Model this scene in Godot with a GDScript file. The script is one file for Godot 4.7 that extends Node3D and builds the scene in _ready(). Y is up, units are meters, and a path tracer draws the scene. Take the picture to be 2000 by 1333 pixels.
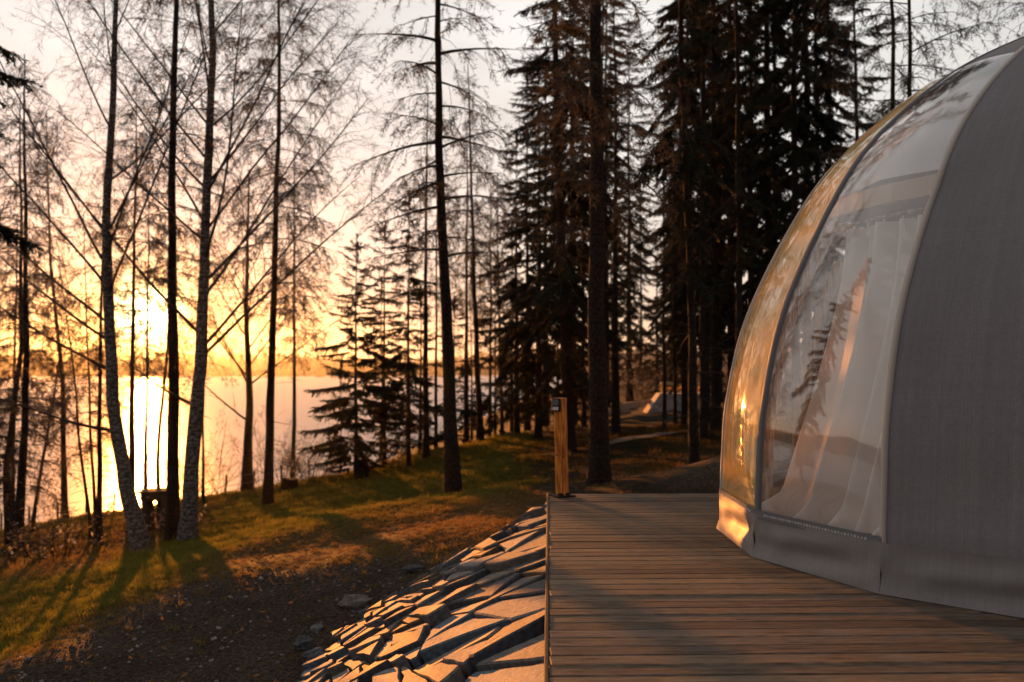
extends Node3D

# ------------------------------------------------------------------ mesh helper
class MB:
	var v := PackedVector3Array()
	var n := PackedVector3Array()
	var uv := PackedVector2Array()
	var c := PackedColorArray()
	func tri(a: Vector3, b: Vector3, d: Vector3) -> void:   # counter-clockwise seen from outside
		var m := (b - a).cross(d - a).normalized()
		v.append(a); v.append(d); v.append(b)
		n.append(m); n.append(m); n.append(m)
	func quad(a: Vector3, b: Vector3, d: Vector3, e: Vector3) -> void:
		tri(a, b, d); tri(a, d, e)
	func tri_s(a: Vector3, b: Vector3, d: Vector3, na: Vector3, nb: Vector3, nd: Vector3) -> void:
		v.append(a); v.append(d); v.append(b)
		n.append(na); n.append(nd); n.append(nb)
	func tri_u(a: Vector2, b: Vector2, d: Vector2) -> void:
		uv.append(a); uv.append(d); uv.append(b)
	func tube(pts: PackedVector3Array, radii: PackedFloat32Array, sides: int, cap := true) -> void:
		var k := pts.size()
		var rings: Array = []
		var norms: Array = []
		var ref := Vector3(0.31, 0.2, 0.93)
		for i in k:
			var t := (pts[mini(i + 1, k - 1)] - pts[maxi(i - 1, 0)]).normalized()
			var s := t.cross(ref)
			if s.length() < 0.05:
				s = t.cross(Vector3(1, 0, 0))
			s = s.normalized()
			var u := t.cross(s)
			ref = u.cross(t) if false else ref
			var ring := PackedVector3Array()
			var nr := PackedVector3Array()
			for j in sides:
				var a := TAU * j / sides
				var d := s * cos(a) + u * sin(a)
				nr.append(d)
				ring.append(pts[i] + d * radii[i])
			rings.append(ring); norms.append(nr)
		for i in k - 1:
			var r0: PackedVector3Array = rings[i]
			var r1: PackedVector3Array = rings[i + 1]
			var n0: PackedVector3Array = norms[i]
			var n1: PackedVector3Array = norms[i + 1]
			for j in sides:
				var q := (j + 1) % sides
				tri_s(r0[j], r0[q], r1[q], n0[j], n0[q], n1[q])
				tri_s(r0[j], r1[q], r1[j], n0[j], n1[q], n1[j])
		if cap:
			var r1: PackedVector3Array = rings[k - 1]
			for j in range(1, sides - 1):
				tri(r1[0], r1[j], r1[j + 1])
	func box(at: Vector3, size: Vector3, basis := Basis(), bevel := 0.0) -> void:
		var h := size * 0.5
		if bevel <= 0.0:
			var p := []
			for i in 8:
				p.append(at + basis * Vector3(h.x * (1 if i & 1 else -1), h.y * (1 if i & 2 else -1), h.z * (1 if i & 4 else -1)))
			quad(p[1], p[3], p[7], p[5]); quad(p[0], p[4], p[6], p[2])
			quad(p[2], p[6], p[7], p[3]); quad(p[0], p[1], p[5], p[4])
			quad(p[4], p[5], p[7], p[6]); quad(p[0], p[2], p[3], p[1])
			return
		# chamfered box: three quads pairs, twelve edge strips, eight corner triangles
		var b := minf(bevel, minf(h.x, minf(h.y, h.z)) * 0.9)
		for ax in 3:
			for s in [-1.0, 1.0]:
				var o := Vector3(); o[ax] = s * h[ax]
				var e1 := Vector3(); e1[(ax + 1) % 3] = h[(ax + 1) % 3] - b
				var e2 := Vector3(); e2[(ax + 2) % 3] = h[(ax + 2) % 3] - b
				if s > 0:
					quad(at + basis * (o - e1 - e2), at + basis * (o + e1 - e2), at + basis * (o + e1 + e2), at + basis * (o - e1 + e2))
				else:
					quad(at + basis * (o - e1 - e2), at + basis * (o - e1 + e2), at + basis * (o + e1 + e2), at + basis * (o + e1 - e2))
		for ax in 3:
			var p1 := (ax + 1) % 3
			var p2 := (ax + 2) % 3
			for s in [-1.0, 1.0]:
				for t in [-1.0, 1.0]:
					var e := Vector3(); e[ax] = h[ax] - b
					var q1 := Vector3(); q1[p1] = s * h[p1]; q1[p2] = t * (h[p2] - b)
					var q2 := Vector3(); q2[p1] = s * (h[p1] - b); q2[p2] = t * h[p2]
					if s * t > 0:
						quad(at + basis * (q1 - e), at + basis * (q2 - e), at + basis * (q2 + e), at + basis * (q1 + e))
					else:
						quad(at + basis * (q1 - e), at + basis * (q1 + e), at + basis * (q2 + e), at + basis * (q2 - e))
		for sx in [-1.0, 1.0]:
			for sy in [-1.0, 1.0]:
				for sz in [-1.0, 1.0]:
					var a := Vector3(sx * h.x, sy * (h.y - b), sz * (h.z - b))
					var d := Vector3(sx * (h.x - b), sy * h.y, sz * (h.z - b))
					var e := Vector3(sx * (h.x - b), sy * (h.y - b), sz * h.z)
					if sx * sy * sz > 0:
						tri(at + basis * a, at + basis * d, at + basis * e)
					else:
						tri(at + basis * a, at + basis * e, at + basis * d)
	# a smooth sheet from rows of points; outside is where (next column) x (next row) points
	func sheet(rows: Array, us: PackedFloat32Array = PackedFloat32Array(), vs: PackedFloat32Array = PackedFloat32Array()) -> void:
		var h := rows.size()
		var w: int = rows[0].size()
		var ns := []
		for i in h:
			var rown := PackedVector3Array()
			for j in w:
				var dx: Vector3 = rows[i][mini(j + 1, w - 1)] - rows[i][maxi(j - 1, 0)]
				var dy: Vector3 = rows[mini(i + 1, h - 1)][j] - rows[maxi(i - 1, 0)][j]
				rown.append(dx.cross(dy).normalized())
			ns.append(rown)
		for i in h - 1:
			for j in w - 1:
				tri_s(rows[i][j], rows[i][j + 1], rows[i + 1][j + 1], ns[i][j], ns[i][j + 1], ns[i + 1][j + 1])
				tri_s(rows[i][j], rows[i + 1][j + 1], rows[i + 1][j], ns[i][j], ns[i + 1][j + 1], ns[i + 1][j])
				if us.size():
					var a := Vector2(us[j], vs[i])
					var b := Vector2(us[j + 1], vs[i])
					var d := Vector2(us[j + 1], vs[i + 1])
					var e := Vector2(us[j], vs[i + 1])
					tri_u(a, b, d); tri_u(a, d, e)
	func mesh() -> ArrayMesh:
		var arr := []
		arr.resize(Mesh.ARRAY_MAX)
		arr[Mesh.ARRAY_VERTEX] = v
		if n.size() == v.size(): arr[Mesh.ARRAY_NORMAL] = n
		if uv.size() == v.size(): arr[Mesh.ARRAY_TEX_UV] = uv
		if c.size() == v.size(): arr[Mesh.ARRAY_COLOR] = c
		var m := ArrayMesh.new()
		m.add_surface_from_arrays(Mesh.PRIMITIVE_TRIANGLES, arr)
		return m

var used := {}
var R := RandomNumberGenerator.new()
var M := {}
var nz := FastNoiseLite.new()

func numbered(called: String) -> String:
	if not used.has(called):
		used[called] = 0
		return called
	used[called] += 1
	return "%s_%03d" % [called, used[called]]

func thing(called: String, label: String, category: String, at: Vector3, group := "") -> Node3D:
	var o := Node3D.new()
	o.name = numbered(called)
	add_child(o)
	o.position = at
	tag(o, label, category, group)
	return o

func tag(o: Node, label: String, category: String, group := "") -> void:
	o.set_meta("label", label)
	o.set_meta("category", category)
	if group: o.set_meta("group", group)

func part(called: String, mb, mat: Material, parent: Node, stuff := false) -> MeshInstance3D:
	var o := MeshInstance3D.new()
	var k := 0
	var nm := called
	while parent.has_node(nm):
		k += 1
		nm = "%s_%03d" % [called, k]
	o.name = nm
	o.mesh = mb.mesh() if mb is MB else mb
	o.material_override = mat
	parent.add_child(o, true)
	if stuff: o.set_meta("kind", "stuff")
	return o

func struct_part(called: String, mb: MB, mat: Material, label: String) -> MeshInstance3D:
	var o := part(called, mb, mat, self)
	o.set_meta("kind", "structure")
	o.set_meta("label", label)
	return o

func P(x: float, y: float, z: float) -> Vector3:      # z is the distance ahead of the camera's place
	return Vector3(x, y, -z)

func lin(r: float, g: float, b: float, a := 1.0) -> Color:
	var c := Color(r, g, b).linear_to_srgb()
	c.a = a
	return c

func mat(called: String, col: Color, rough := 0.9, spec := 0.3) -> StandardMaterial3D:
	var m := StandardMaterial3D.new()
	m.resource_name = called
	m.albedo_color = col
	m.roughness = rough
	m.metallic_specular = spec
	m.cull_mode = BaseMaterial3D.CULL_DISABLED
	M[called] = m
	return m

func noise_tex(size: int, freq: float, octaves: int, ramp: Array, kind := FastNoiseLite.TYPE_SIMPLEX_SMOOTH, sd := 1) -> NoiseTexture2D:
	var f := FastNoiseLite.new()
	f.noise_type = kind
	f.seed = sd
	f.frequency = freq
	f.fractal_octaves = octaves
	var t := NoiseTexture2D.new()
	t.width = size; t.height = size
	t.seamless = true
	t.noise = f
	if ramp.size():
		var g := Gradient.new()
		var off := PackedFloat32Array()
		var cols := PackedColorArray()
		for r in ramp:
			off.append(r[0]); cols.append(r[1])
		g.offsets = off; g.colors = cols
		t.color_ramp = g
	return t

func tri_map(m: StandardMaterial3D, tex: Texture2D, sc: Vector3, world := true) -> void:
	m.albedo_texture = tex
	m.uv1_triplanar = true
	m.uv1_world_triplanar = world
	m.uv1_scale = sc

# ------------------------------------------------------------------ terrain
const LAKE_Y := -8.0
var cp := [[-1.7, 1.5, -1.3], [-1.6, 4.5, -1.2], [-1.5, 6.8, -1.1], [-1.35, 8.2, -0.94], [-0.65, 8.95, -0.6], [-0.05, 9.4, -0.37], [0.3, 9.8, -0.24],
	[-3.4, 7.1, -1.12], [-4.1, 8.0, -1.06], [-4.0, 9.7, -1.03], [-3.5, 11.5, -0.93], [-2.5, 8.2, -1.07], [-2.0, 11.0, -0.77], [-1.5, 13.0, -0.64], [-0.6, 12.1, -0.47],
	[1.0, 4.0, -1.1], [1.0, 6.5, -0.95], [3.0, 7.0, -0.8], [3.0, 9.5, -0.42], [1.2, 9.2, -0.42], [6.0, 6.0, -0.7], [0.8, 10.4, -0.22],
	[1.5, 12.0, -0.22], [2.0, 20.0, -0.33], [3.0, 14.5, -0.25], [-4.9, 9.0, -1.5], [-5.0, 12.0, -1.42], [-5.4, 16.8, -1.62], [-6.5, 16.0, -1.75],
	[-8.0, 14.0, -2.0], [-9.9, 22.0, -2.2], [-7.0, 10.0, -1.95], [-6.0, 6.0, -1.9], [-9.0, 8.0, -2.3], [-5.0, 22.0, -1.42], [-3.4, 22.0, -1.1],
	[-0.95, 16.9, -0.88], [-3.0, 16.0, -1.05], [1.0, 27.0, -0.37], [3.0, 34.0, -0.36], [8.0, 60.0, -0.4], [6.0, 25.0, -0.12], [10.0, 40.0, 0.3],
	[14.0, 20.0, 0.6], [8.0, 14.0, 0.2], [6.0, 10.5, -0.3], [-3.0, 0.0, -1.7], [3.0, -3.0, -1.2], [10.0, 0.0, -0.5], [-14.0, 18.0, -2.9], [-16.0, 2.0, -3.0]]
var tw := PackedFloat64Array()
var ridge := PackedVector2Array([Vector2(-160, -400), Vector2(-45, -40), Vector2(-28, 2), Vector2(-15, 19), Vector2(-10, 22.5), Vector2(-5, 22.6), Vector2(-3.2, 22.6), Vector2(-1, 24.6), Vector2(1.1, 28), Vector2(2.4, 38), Vector2(4.6, 72), Vector2(10, 140), Vector2(60, 300), Vector2(420, 700)])
var land := PackedVector2Array()

func tps_setup() -> void:
	var n := cp.size()
	var k := n + 3
	var A := []
	for i in k:
		var row := PackedFloat64Array()
		row.resize(k + 1)
		A.append(row)
	for i in n:
		for j in n:
			var d2: float = pow(cp[i][0] - cp[j][0], 2) + pow(cp[i][1] - cp[j][1], 2)
			A[i][j] = 0.5 * d2 * log(d2) if d2 > 1e-9 else 0.6
		A[i][n] = 1.0; A[i][n + 1] = cp[i][0]; A[i][n + 2] = cp[i][1]
		A[n][i] = 1.0; A[n + 1][i] = cp[i][0]; A[n + 2][i] = cp[i][1]
		A[i][k] = cp[i][2]
	for c in k:
		var best := c
		for r in range(c + 1, k):
			if absf(A[r][c]) > absf(A[best][c]): best = r
		var sw: PackedFloat64Array = A[c]
		A[c] = A[best]; A[best] = sw
		for r in k:
			if r == c: continue
			var f: float = A[r][c] / A[c][c]
			if f == 0.0: continue
			var rr: PackedFloat64Array = A[r]
			var cc: PackedFloat64Array = A[c]
			for q in range(c, k + 1):
				rr[q] -= f * cc[q]
			A[r] = rr
	tw.resize(k)
	for i in k:
		tw[i] = A[i][k] / A[i][i]
	land = ridge.duplicate()
	land.append(Vector2(900, 620)); land.append(Vector2(900, -400))

func ground(x: float, z: float, rough := true) -> float:
	var n := cp.size()
	var far := smoothstep(26.0, 60.0, Vector2(x, z - 14.0).length())
	var h := clampf(0.015 * x - 0.3, -3.0, 4.0)
	if far < 1.0:
		var t := tw[n] + tw[n + 1] * x + tw[n + 2] * z
		for i in n:
			var dx: float = x - cp[i][0]
			var dz: float = z - cp[i][1]
			var d2 := dx * dx + dz * dz
			if d2 > 1e-9: t += tw[i] * 0.5 * d2 * log(d2)
		h = lerpf(clampf(t, -3.5, 2.0), h, far)
	# the earth heap behind the deck
	h += 0.52 * exp(-(pow((x - 3.3) / 1.3, 2) + pow((z - 11.9) / 1.0, 2)))
	if z > 10.0 or x < -8.0:
		var p := Vector2(x, z)
		var best := 1e9
		for i in ridge.size() - 1:
			best = minf(best, p.distance_to(Geometry2D.get_closest_point_to_segment(p, ridge[i], ridge[i + 1])))
		if not Geometry2D.is_point_in_polygon(p, land):
			h -= 0.42 * (sqrt(best * best + 2.0) - sqrt(2.0))
			h = maxf(h, LAKE_Y - 3.0)
	if rough:
		var g := gravel(x, z)
		h += nz.get_noise_2d(x * 9.0, z * 9.0) * lerpf(0.085, 0.02, g) + nz.get_noise_2d(x * 40.0 + 90.0, z * 40.0) * lerpf(0.03, 0.010, g)
		h += nz.get_noise_2d(x * 3.0 - 50.0, z * 3.0) * 0.12 * smoothstep(11.0, 14.0, z) * smoothstep(3.0, 0.0, absf(x) - 8.0)
	return h

var gravel_poly := PackedVector2Array([Vector2(-4.5, 1), Vector2(-4.15, 7.3), Vector2(-3.8, 9.0), Vector2(-3.05, 10.2), Vector2(-2.3, 10.25), Vector2(-1.6, 10.0), Vector2(-0.85, 9.6), Vector2(-0.4, 9.0), Vector2(3, 6), Vector2(3, 1)])
func poly_in(p: Vector2, poly: PackedVector2Array, soft: float) -> float:
	var best := 1e9
	for i in poly.size():
		best = minf(best, p.distance_to(Geometry2D.get_closest_point_to_segment(p, poly[i], poly[(i + 1) % poly.size()])))
	if not Geometry2D.is_point_in_polygon(p, poly): best = -best
	return smoothstep(-soft, soft, best)
func gravel(x: float, z: float) -> float:
	if z > 13.0 or x < -6.0 or x > 4.0 or z < 0.0: return 0.0
	var q := Vector2(x, z) + 0.35 * Vector2(nz.get_noise_2d(x * 25.0, z * 25.0), nz.get_noise_2d(x * 25.0 + 70.0, z * 25.0))
	return poly_in(q, gravel_poly, 0.5)
func dry(x: float, z: float) -> float:
	var w := nz.get_noise_2d(x * 14.0 + 33.0, z * 14.0)
	return clampf(smoothstep(14.2, 11.6, z + 0.8 * w - 0.25 * x) * smoothstep(-4.2, -2.6, x + 0.5 * w) + 0.35 * smoothstep(0.15, 0.5, w), 0.0, 1.0)
func litter(x: float, z: float) -> float:
	var w := nz.get_noise_2d(x * 12.0 - 20.0, z * 12.0)
	return clampf(smoothstep(-5.2, -6.6, x + w) * smoothstep(13.2, 15.0, z + w) * smoothstep(23.0, 20.0, z), 0.0, 1.0)
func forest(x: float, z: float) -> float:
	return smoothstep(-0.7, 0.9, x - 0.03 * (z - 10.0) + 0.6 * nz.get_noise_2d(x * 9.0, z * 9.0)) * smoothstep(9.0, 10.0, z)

func ground_color(x: float, z: float) -> Color:
	var n1 := nz.get_noise_2d(x * 30.0, z * 30.0)
	var n2 := nz.get_noise_2d(x * 110.0 + 40.0, z * 110.0)
	var c := Color(0.105, 0.098, 0.022).lerp(Color(0.16, 0.125, 0.03), clampf(0.5 + n1, 0, 1))
	c = c.lerp(Color(0.20, 0.115, 0.045), dry(x, z) * 0.85)
	c = c.lerp(Color(0.17, 0.075, 0.028), litter(x, z) * 0.8)
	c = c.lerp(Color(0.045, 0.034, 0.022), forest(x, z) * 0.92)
	c = c.lerp(Color(0.125, 0.082, 0.058), gravel(x, z))
	c = c.lerp(Color(0.27, 0.20, 0.135), 0.9 * clampf(exp(-(pow((x - 3.3) / 1.35, 2) + pow((z - 11.9) / 1.1, 2))) * 1.6 - 0.25, 0, 1))
	var k := 0.6 * (1.0 + 0.5 * n2)
	return Color(c.r * k, c.g * k, c.b * k)

func axis(lo: float, f0: float, f1: float, hi: float, step: float) -> PackedFloat32Array:
	var a := PackedFloat32Array()
	var back := []
	var s := step
	var x := f0
	while x > lo:
		s *= 1.22
		x -= s
		back.append(maxf(x, lo))
	back.reverse()
	for b in back: a.append(b)
	x = f0
	while x < f1:
		a.append(x); x += step
	s = step
	while x < hi:
		a.append(x); s *= 1.22; x += s
	a.append(hi)
	return a

func build_ground() -> void:
	var xs := axis(-160, -11.0, 5.0, 700, 0.16)
	var zs := axis(-300, 5.0, 26.0, 700, 0.16)
	var rows := []
	var cols := []
	for z in zs:
		var row := PackedVector3Array()
		var cr := PackedColorArray()
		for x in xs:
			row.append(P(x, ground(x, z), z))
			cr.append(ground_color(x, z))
		rows.append(row); cols.append(cr)
	var mb := MB.new()
	mb.sheet(rows)
	for i in zs.size() - 1:
		for j in xs.size() - 1:
			for q in [[0, 0], [1, 1], [0, 1], [0, 0], [1, 0], [1, 1]]:
				mb.c.append(cols[i + q[0]][j + q[1]])
	struct_part("ground", mb, M.ground, "grassy lakeside slope with a bare gravel patch in front")

# ------------------------------------------------------------------ trees
var spray_needle := []      # three variants each
var spray_larch := []
var spray_birch := []
var spray_bare := []
var kept := {}                # first trees of a kind, for the copies

func make_sprays() -> void:
	for k in 3:
		R.seed = 100 + k
		var a := PackedVector3Array()
		for i in 30:
			var t := i / 30.0
			var p := Vector3(R.randf_range(-0.02, 0.02), t * 0.42, R.randf_range(-0.02, 0.02))
			var side := 1.0 if i % 2 else -1.0
			var d := Vector3(side * R.randf_range(0.5, 1.0), R.randf_range(0.4, 0.9), R.randf_range(-0.7, 0.4)).normalized()
			var l := R.randf_range(0.09, 0.17) * (1.0 - 0.45 * t)
			var w := d.cross(Vector3(R.randf_range(-1, 1), 0.2, 1).normalized()).normalized() * R.randf_range(0.014, 0.026)
			a.append(p - w); a.append(p + w); a.append(p + d * l)
		a.append(Vector3(-0.015, 0.35, 0)); a.append(Vector3(0.015, 0.35, 0)); a.append(Vector3(0, 0.52, 0))
		spray_needle.append(a)
	for k in 3:
		R.seed = 200 + k
		spray_larch.append(twig_proto(0.5, 18, 0.08, 0.22, 0.0085, 0.9))
		spray_birch.append(twig_proto(0.85, 20, 0.15, 0.38, 0.0050, 1.3))
		spray_bare.append(twig_proto(0.6, 9, 0.12, 0.3, 0.006, 0.9))

func twig_proto(length: float, count: int, l0: float, l1: float, w0: float, up: float) -> PackedVector3Array:
	var a := PackedVector3Array()
	var pts := PackedVector3Array()
	var p := Vector3.ZERO
	var d := Vector3(R.randf_range(-0.2, 0.2), 1, R.randf_range(-0.2, 0.2)).normalized()
	for i in 5:
		pts.append(p)
		p += d * length / 4.0
		d = (d + Vector3(R.randf_range(-0.22, 0.22), 0, R.randf_range(-0.22, 0.22))).normalized()
	for i in 4:
		var w := w0 * (1.25 - i * 0.25)
		var s := Vector3(w, 0, 0) if i % 2 else Vector3(0, 0, w)
		a.append(pts[i] - s); a.append(pts[i] + s); a.append(pts[i + 1])
		s = Vector3(0, 0, w) if i % 2 else Vector3(w, 0, 0)
		a.append(pts[i] - s); a.append(pts[i] + s); a.append(pts[i + 1])
	for i in count:
		var t := R.randf_range(0.1, 0.98) * 4.0
		var q: Vector3 = pts[int(t)].lerp(pts[mini(int(t) + 1, 4)], t - int(t))
		var ang := R.randf() * TAU
		var e := Vector3(cos(ang), R.randf_range(0.4, up), sin(ang)).normalized()
		var s := e.cross(Vector3(R.randf_range(-1, 1), R.randf_range(-1, 1), R.randf_range(-1, 1)).normalized()).normalized() * w0 * 0.8
		var l := R.randf_range(l0, l1) * (1.2 - 0.15 * t)
		a.append(q - s); a.append(q + s); a.append(q + e * l)
	return a

func spray_at(dst: MB, proto: PackedVector3Array, at: Vector3, dir: Vector3, sc: float) -> void:
	var y := dir.normalized()
	var x := y.cross(Vector3(R.randf_range(-1, 1), R.randf_range(-0.4, 0.4), R.randf_range(-1, 1)).normalized())
	if x.length() < 0.05: x = y.cross(Vector3(0.9, 0.1, 0.3))
	x = x.normalized()
	dst.v.append_array(Transform3D(Basis(x * sc, y * sc, x.cross(y) * sc), at) * proto)

func spray_flat(dst: MB, proto: PackedVector3Array, at: Vector3, dir: Vector3, sc: float) -> void:   # lies flat like a fir frond
	var y := dir.normalized()
	var x := y.cross(Vector3(R.randf_range(-0.35, 0.35), 1, R.randf_range(-0.35, 0.35)).normalized())
	if x.length() < 0.05: x = Vector3(1, 0, 0)
	x = x.normalized()
	dst.v.append_array(Transform3D(Basis(x * sc, y * sc, x.cross(y) * sc), at) * proto)

func along(bends: Array, h: float) -> Vector3:       # the trunk's line at height h, from [height, dx, dz] knots
	var prev := [0.0, 0.0, 0.0]
	var pp := Vector2.ZERO
	for b in bends:
		if h <= b[0]:
			var t: float = (h - prev[0]) / (b[0] - prev[0])
			t = lerpf(t, t * t * (3.0 - 2.0 * t), 0.35)
			return Vector3(lerpf(prev[1], b[1], t), h, -lerpf(prev[2], b[2], t))
		prev = b
	return Vector3(prev[1], h, -prev[2])

func trunk(o: Node3D, H: float, r0: float, bends: Array, bark: Material, flare := 1.35, top := 0.08) -> void:
	var mb := MB.new()
	var pts := PackedVector3Array()
	var rr := PackedFloat32Array()
	var k := int(clampf(H * 3.0, 10, 46))
	var sd := R.randf() * 99.0
	for i in k + 1:
		var t := pow(i / float(k), 1.25)
		var h := t * H - (0.25 if i == 0 else 0.0)
		var p := along(bends, maxf(h, 0.0))
		p.y = h
		p += Vector3(nz.get_noise_2d(h * 14.0, sd), 0, nz.get_noise_2d(h * 14.0, sd + 50.0)) * 0.05 * minf(1.0, h * 0.5)
		pts.append(p)
		var base := lerpf(1.0, top, pow(t, 0.7))
		base *= 1.0 + (flare - 1.0) * exp(-maxf(h, 0.0) * 3.2)
		rr.append(r0 * base * (1.0 + 0.10 * nz.get_noise_2d(h * 60.0, sd)))
	mb.tube(pts, rr, 11 if r0 > 0.09 else 7)
	part("trunk", mb, bark, o)

func limb_points(start: Vector3, az: float, el: float, length: float, segs: int, bend: float, jitter: float, tip := 0.0) -> PackedVector3Array:
	var pts := PackedVector3Array([start])
	var d := Vector3(cos(az) * cos(el), sin(el), sin(az) * cos(el))
	for i in segs:
		var t := (i + 1.0) / segs
		d.y += bend / segs + tip * maxf(0.0, t - 0.55) / segs * 4.0
		d += Vector3(R.randf_range(-1, 1), R.randf_range(-1, 1) * 0.6, R.randf_range(-1, 1)) * jitter
		d = d.normalized()
		pts.append(pts[pts.size() - 1] + d * length / segs)
	return pts

func taper(n: int, r0: float, r1: float) -> PackedFloat32Array:
	var a := PackedFloat32Array()
	for i in n:
		a.append(lerpf(r0, r1, pow(i / float(n - 1), 0.8)))
	return a

func at_t(pts: PackedVector3Array, t: float) -> Vector3:
	var f := clampf(t, 0, 1) * (pts.size() - 1)
	var i := mini(int(f), pts.size() - 2)
	return pts[i].lerp(pts[i + 1], f - i)
func dir_t(pts: PackedVector3Array, t: float) -> Vector3:
	var i := mini(int(clampf(t, 0, 1) * (pts.size() - 1)), pts.size() - 2)
	return (pts[i + 1] - pts[i]).normalized()

func larch(called: String, label: String, x: float, z: float, H: float, r0: float, o: Dictionary) -> Node3D:
	R.seed = hash(label)
	var cs: float = o.get("cs", H * 0.3)
	var cr: float = o.get("cr", 1.3)
	var gap: float = o.get("gap", 0.17)
	var dens: float = o.get("dens", 1.0)
	var single: bool = o.get("single", false)
	var bends: Array = o.get("bends", [[H, 0.0, 0.0]])
	var node := thing(called, label, "tree", P(x, ground(x, z, false), z), o.get("group", ""))
	trunk(node, H, r0, bends, o.get("bark", M.bark), o.get("flare", 1.25), 0.1)
	var wood := MB.new()
	var tw_ := MB.new()
	var az := R.randf() * TAU
	var h := cs
	while h < H - 0.15:
		var t := (h - cs) / (H - cs)
		az += 2.4 + R.randf_range(-0.5, 0.5)
		var L := cr * (0.45 + 0.55 * R.randf()) * pow(1.0 - t, 0.55) * lerpf(0.7, 1.0, smoothstep(0.0, 0.2, t))
		var s := along(bends, h)
		var limb := limb_points(s, az, R.randf_range(-0.08, 0.38), L, 6, -0.45, 0.055, 0.22)
		var lm := wood
		if single: lm = MB.new()
		lm.tube(limb, taper(7, clampf(L * 0.011, 0.007, 0.02) * o.get("thick", 1.0), 0.004), 4, false)
		if single: part("limb", lm, M.twig, node)
		var k := int(L * 11.0 * dens)
		for i in k:
			var u := R.randf_range(0.2, 1.0)
			var q := at_t(limb, u)
			var d := dir_t(limb, u)
			var side := d.cross(Vector3.UP).normalized() * (1.0 if R.randf() < 0.5 else -1.0)
			var l2 := R.randf_range(0.15, 0.5) * (1.1 - 0.5 * u)
			var sub := PackedVector3Array([q, q + (d * 0.7 + side * 0.8 + Vector3(0, -0.1, 0)) * l2 * 0.5, q + (d * 0.8 + side * 0.9 + Vector3(0, -0.45, 0)) * l2])
			wood.tube(sub, PackedFloat32Array([0.006, 0.005, 0.003]), 3, false)
			spray_at(tw_, spray_larch[R.randi() % 3], sub[2], Vector3(d.x * 0.4 + side.x * 0.4, -0.5 - R.randf(), d.z * 0.4 + side.z * 0.4), R.randf_range(0.5, 1.0))
			if R.randf() < 0.9 * dens:
				spray_at(tw_, spray_larch[R.randi() % 3], q, Vector3(side.x * R.randf(), -1.0 + R.randf() * 0.9, side.z * R.randf()) + d * 0.6, R.randf_range(0.4, 0.85))
		spray_at(tw_, spray_larch[R.randi() % 3], limb[6], dir_t(limb, 1.0) + Vector3(0, -0.2, 0), R.randf_range(0.5, 0.9))
		if R.randf() < 0.3:        # a thick tuft of twigs part way out
			var uu := R.randf_range(0.45, 0.95)
			for i in 12:
				spray_at(tw_, spray_larch[R.randi() % 3], at_t(limb, uu + R.randf_range(-0.12, 0.12)) + Vector3(R.randf_range(-0.1, 0.1), R.randf_range(-0.06, 0.06), R.randf_range(-0.1, 0.1)), Vector3(R.randf_range(-1, 1), R.randf_range(-0.9, 0.5), R.randf_range(-1, 1)), R.randf_range(0.4, 0.75))
		h += gap * R.randf_range(0.5, 1.5)
	# short dead stubs below the crown
	var stubs: int = o.get("stubs", 8)
	for i in stubs:
		var hh := R.randf_range(0.8, maxf(1.2, cs))
		var sb := limb_points(along(bends, hh), R.randf() * TAU, R.randf_range(-0.2, 0.3), R.randf_range(0.15, 0.7), 3, -0.2, 0.1)
		wood.tube(sb, taper(4, 0.010, 0.003), 3, false)
		if R.randf() < 0.5: spray_at(tw_, spray_bare[R.randi() % 3], sb[3], dir_t(sb, 1.0), R.randf_range(0.3, 0.7))
	part("branches", wood, M.twig, node, true)
	part("crown", tw_, o.get("twig", M.larch_twig), node, true)
	return node

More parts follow.
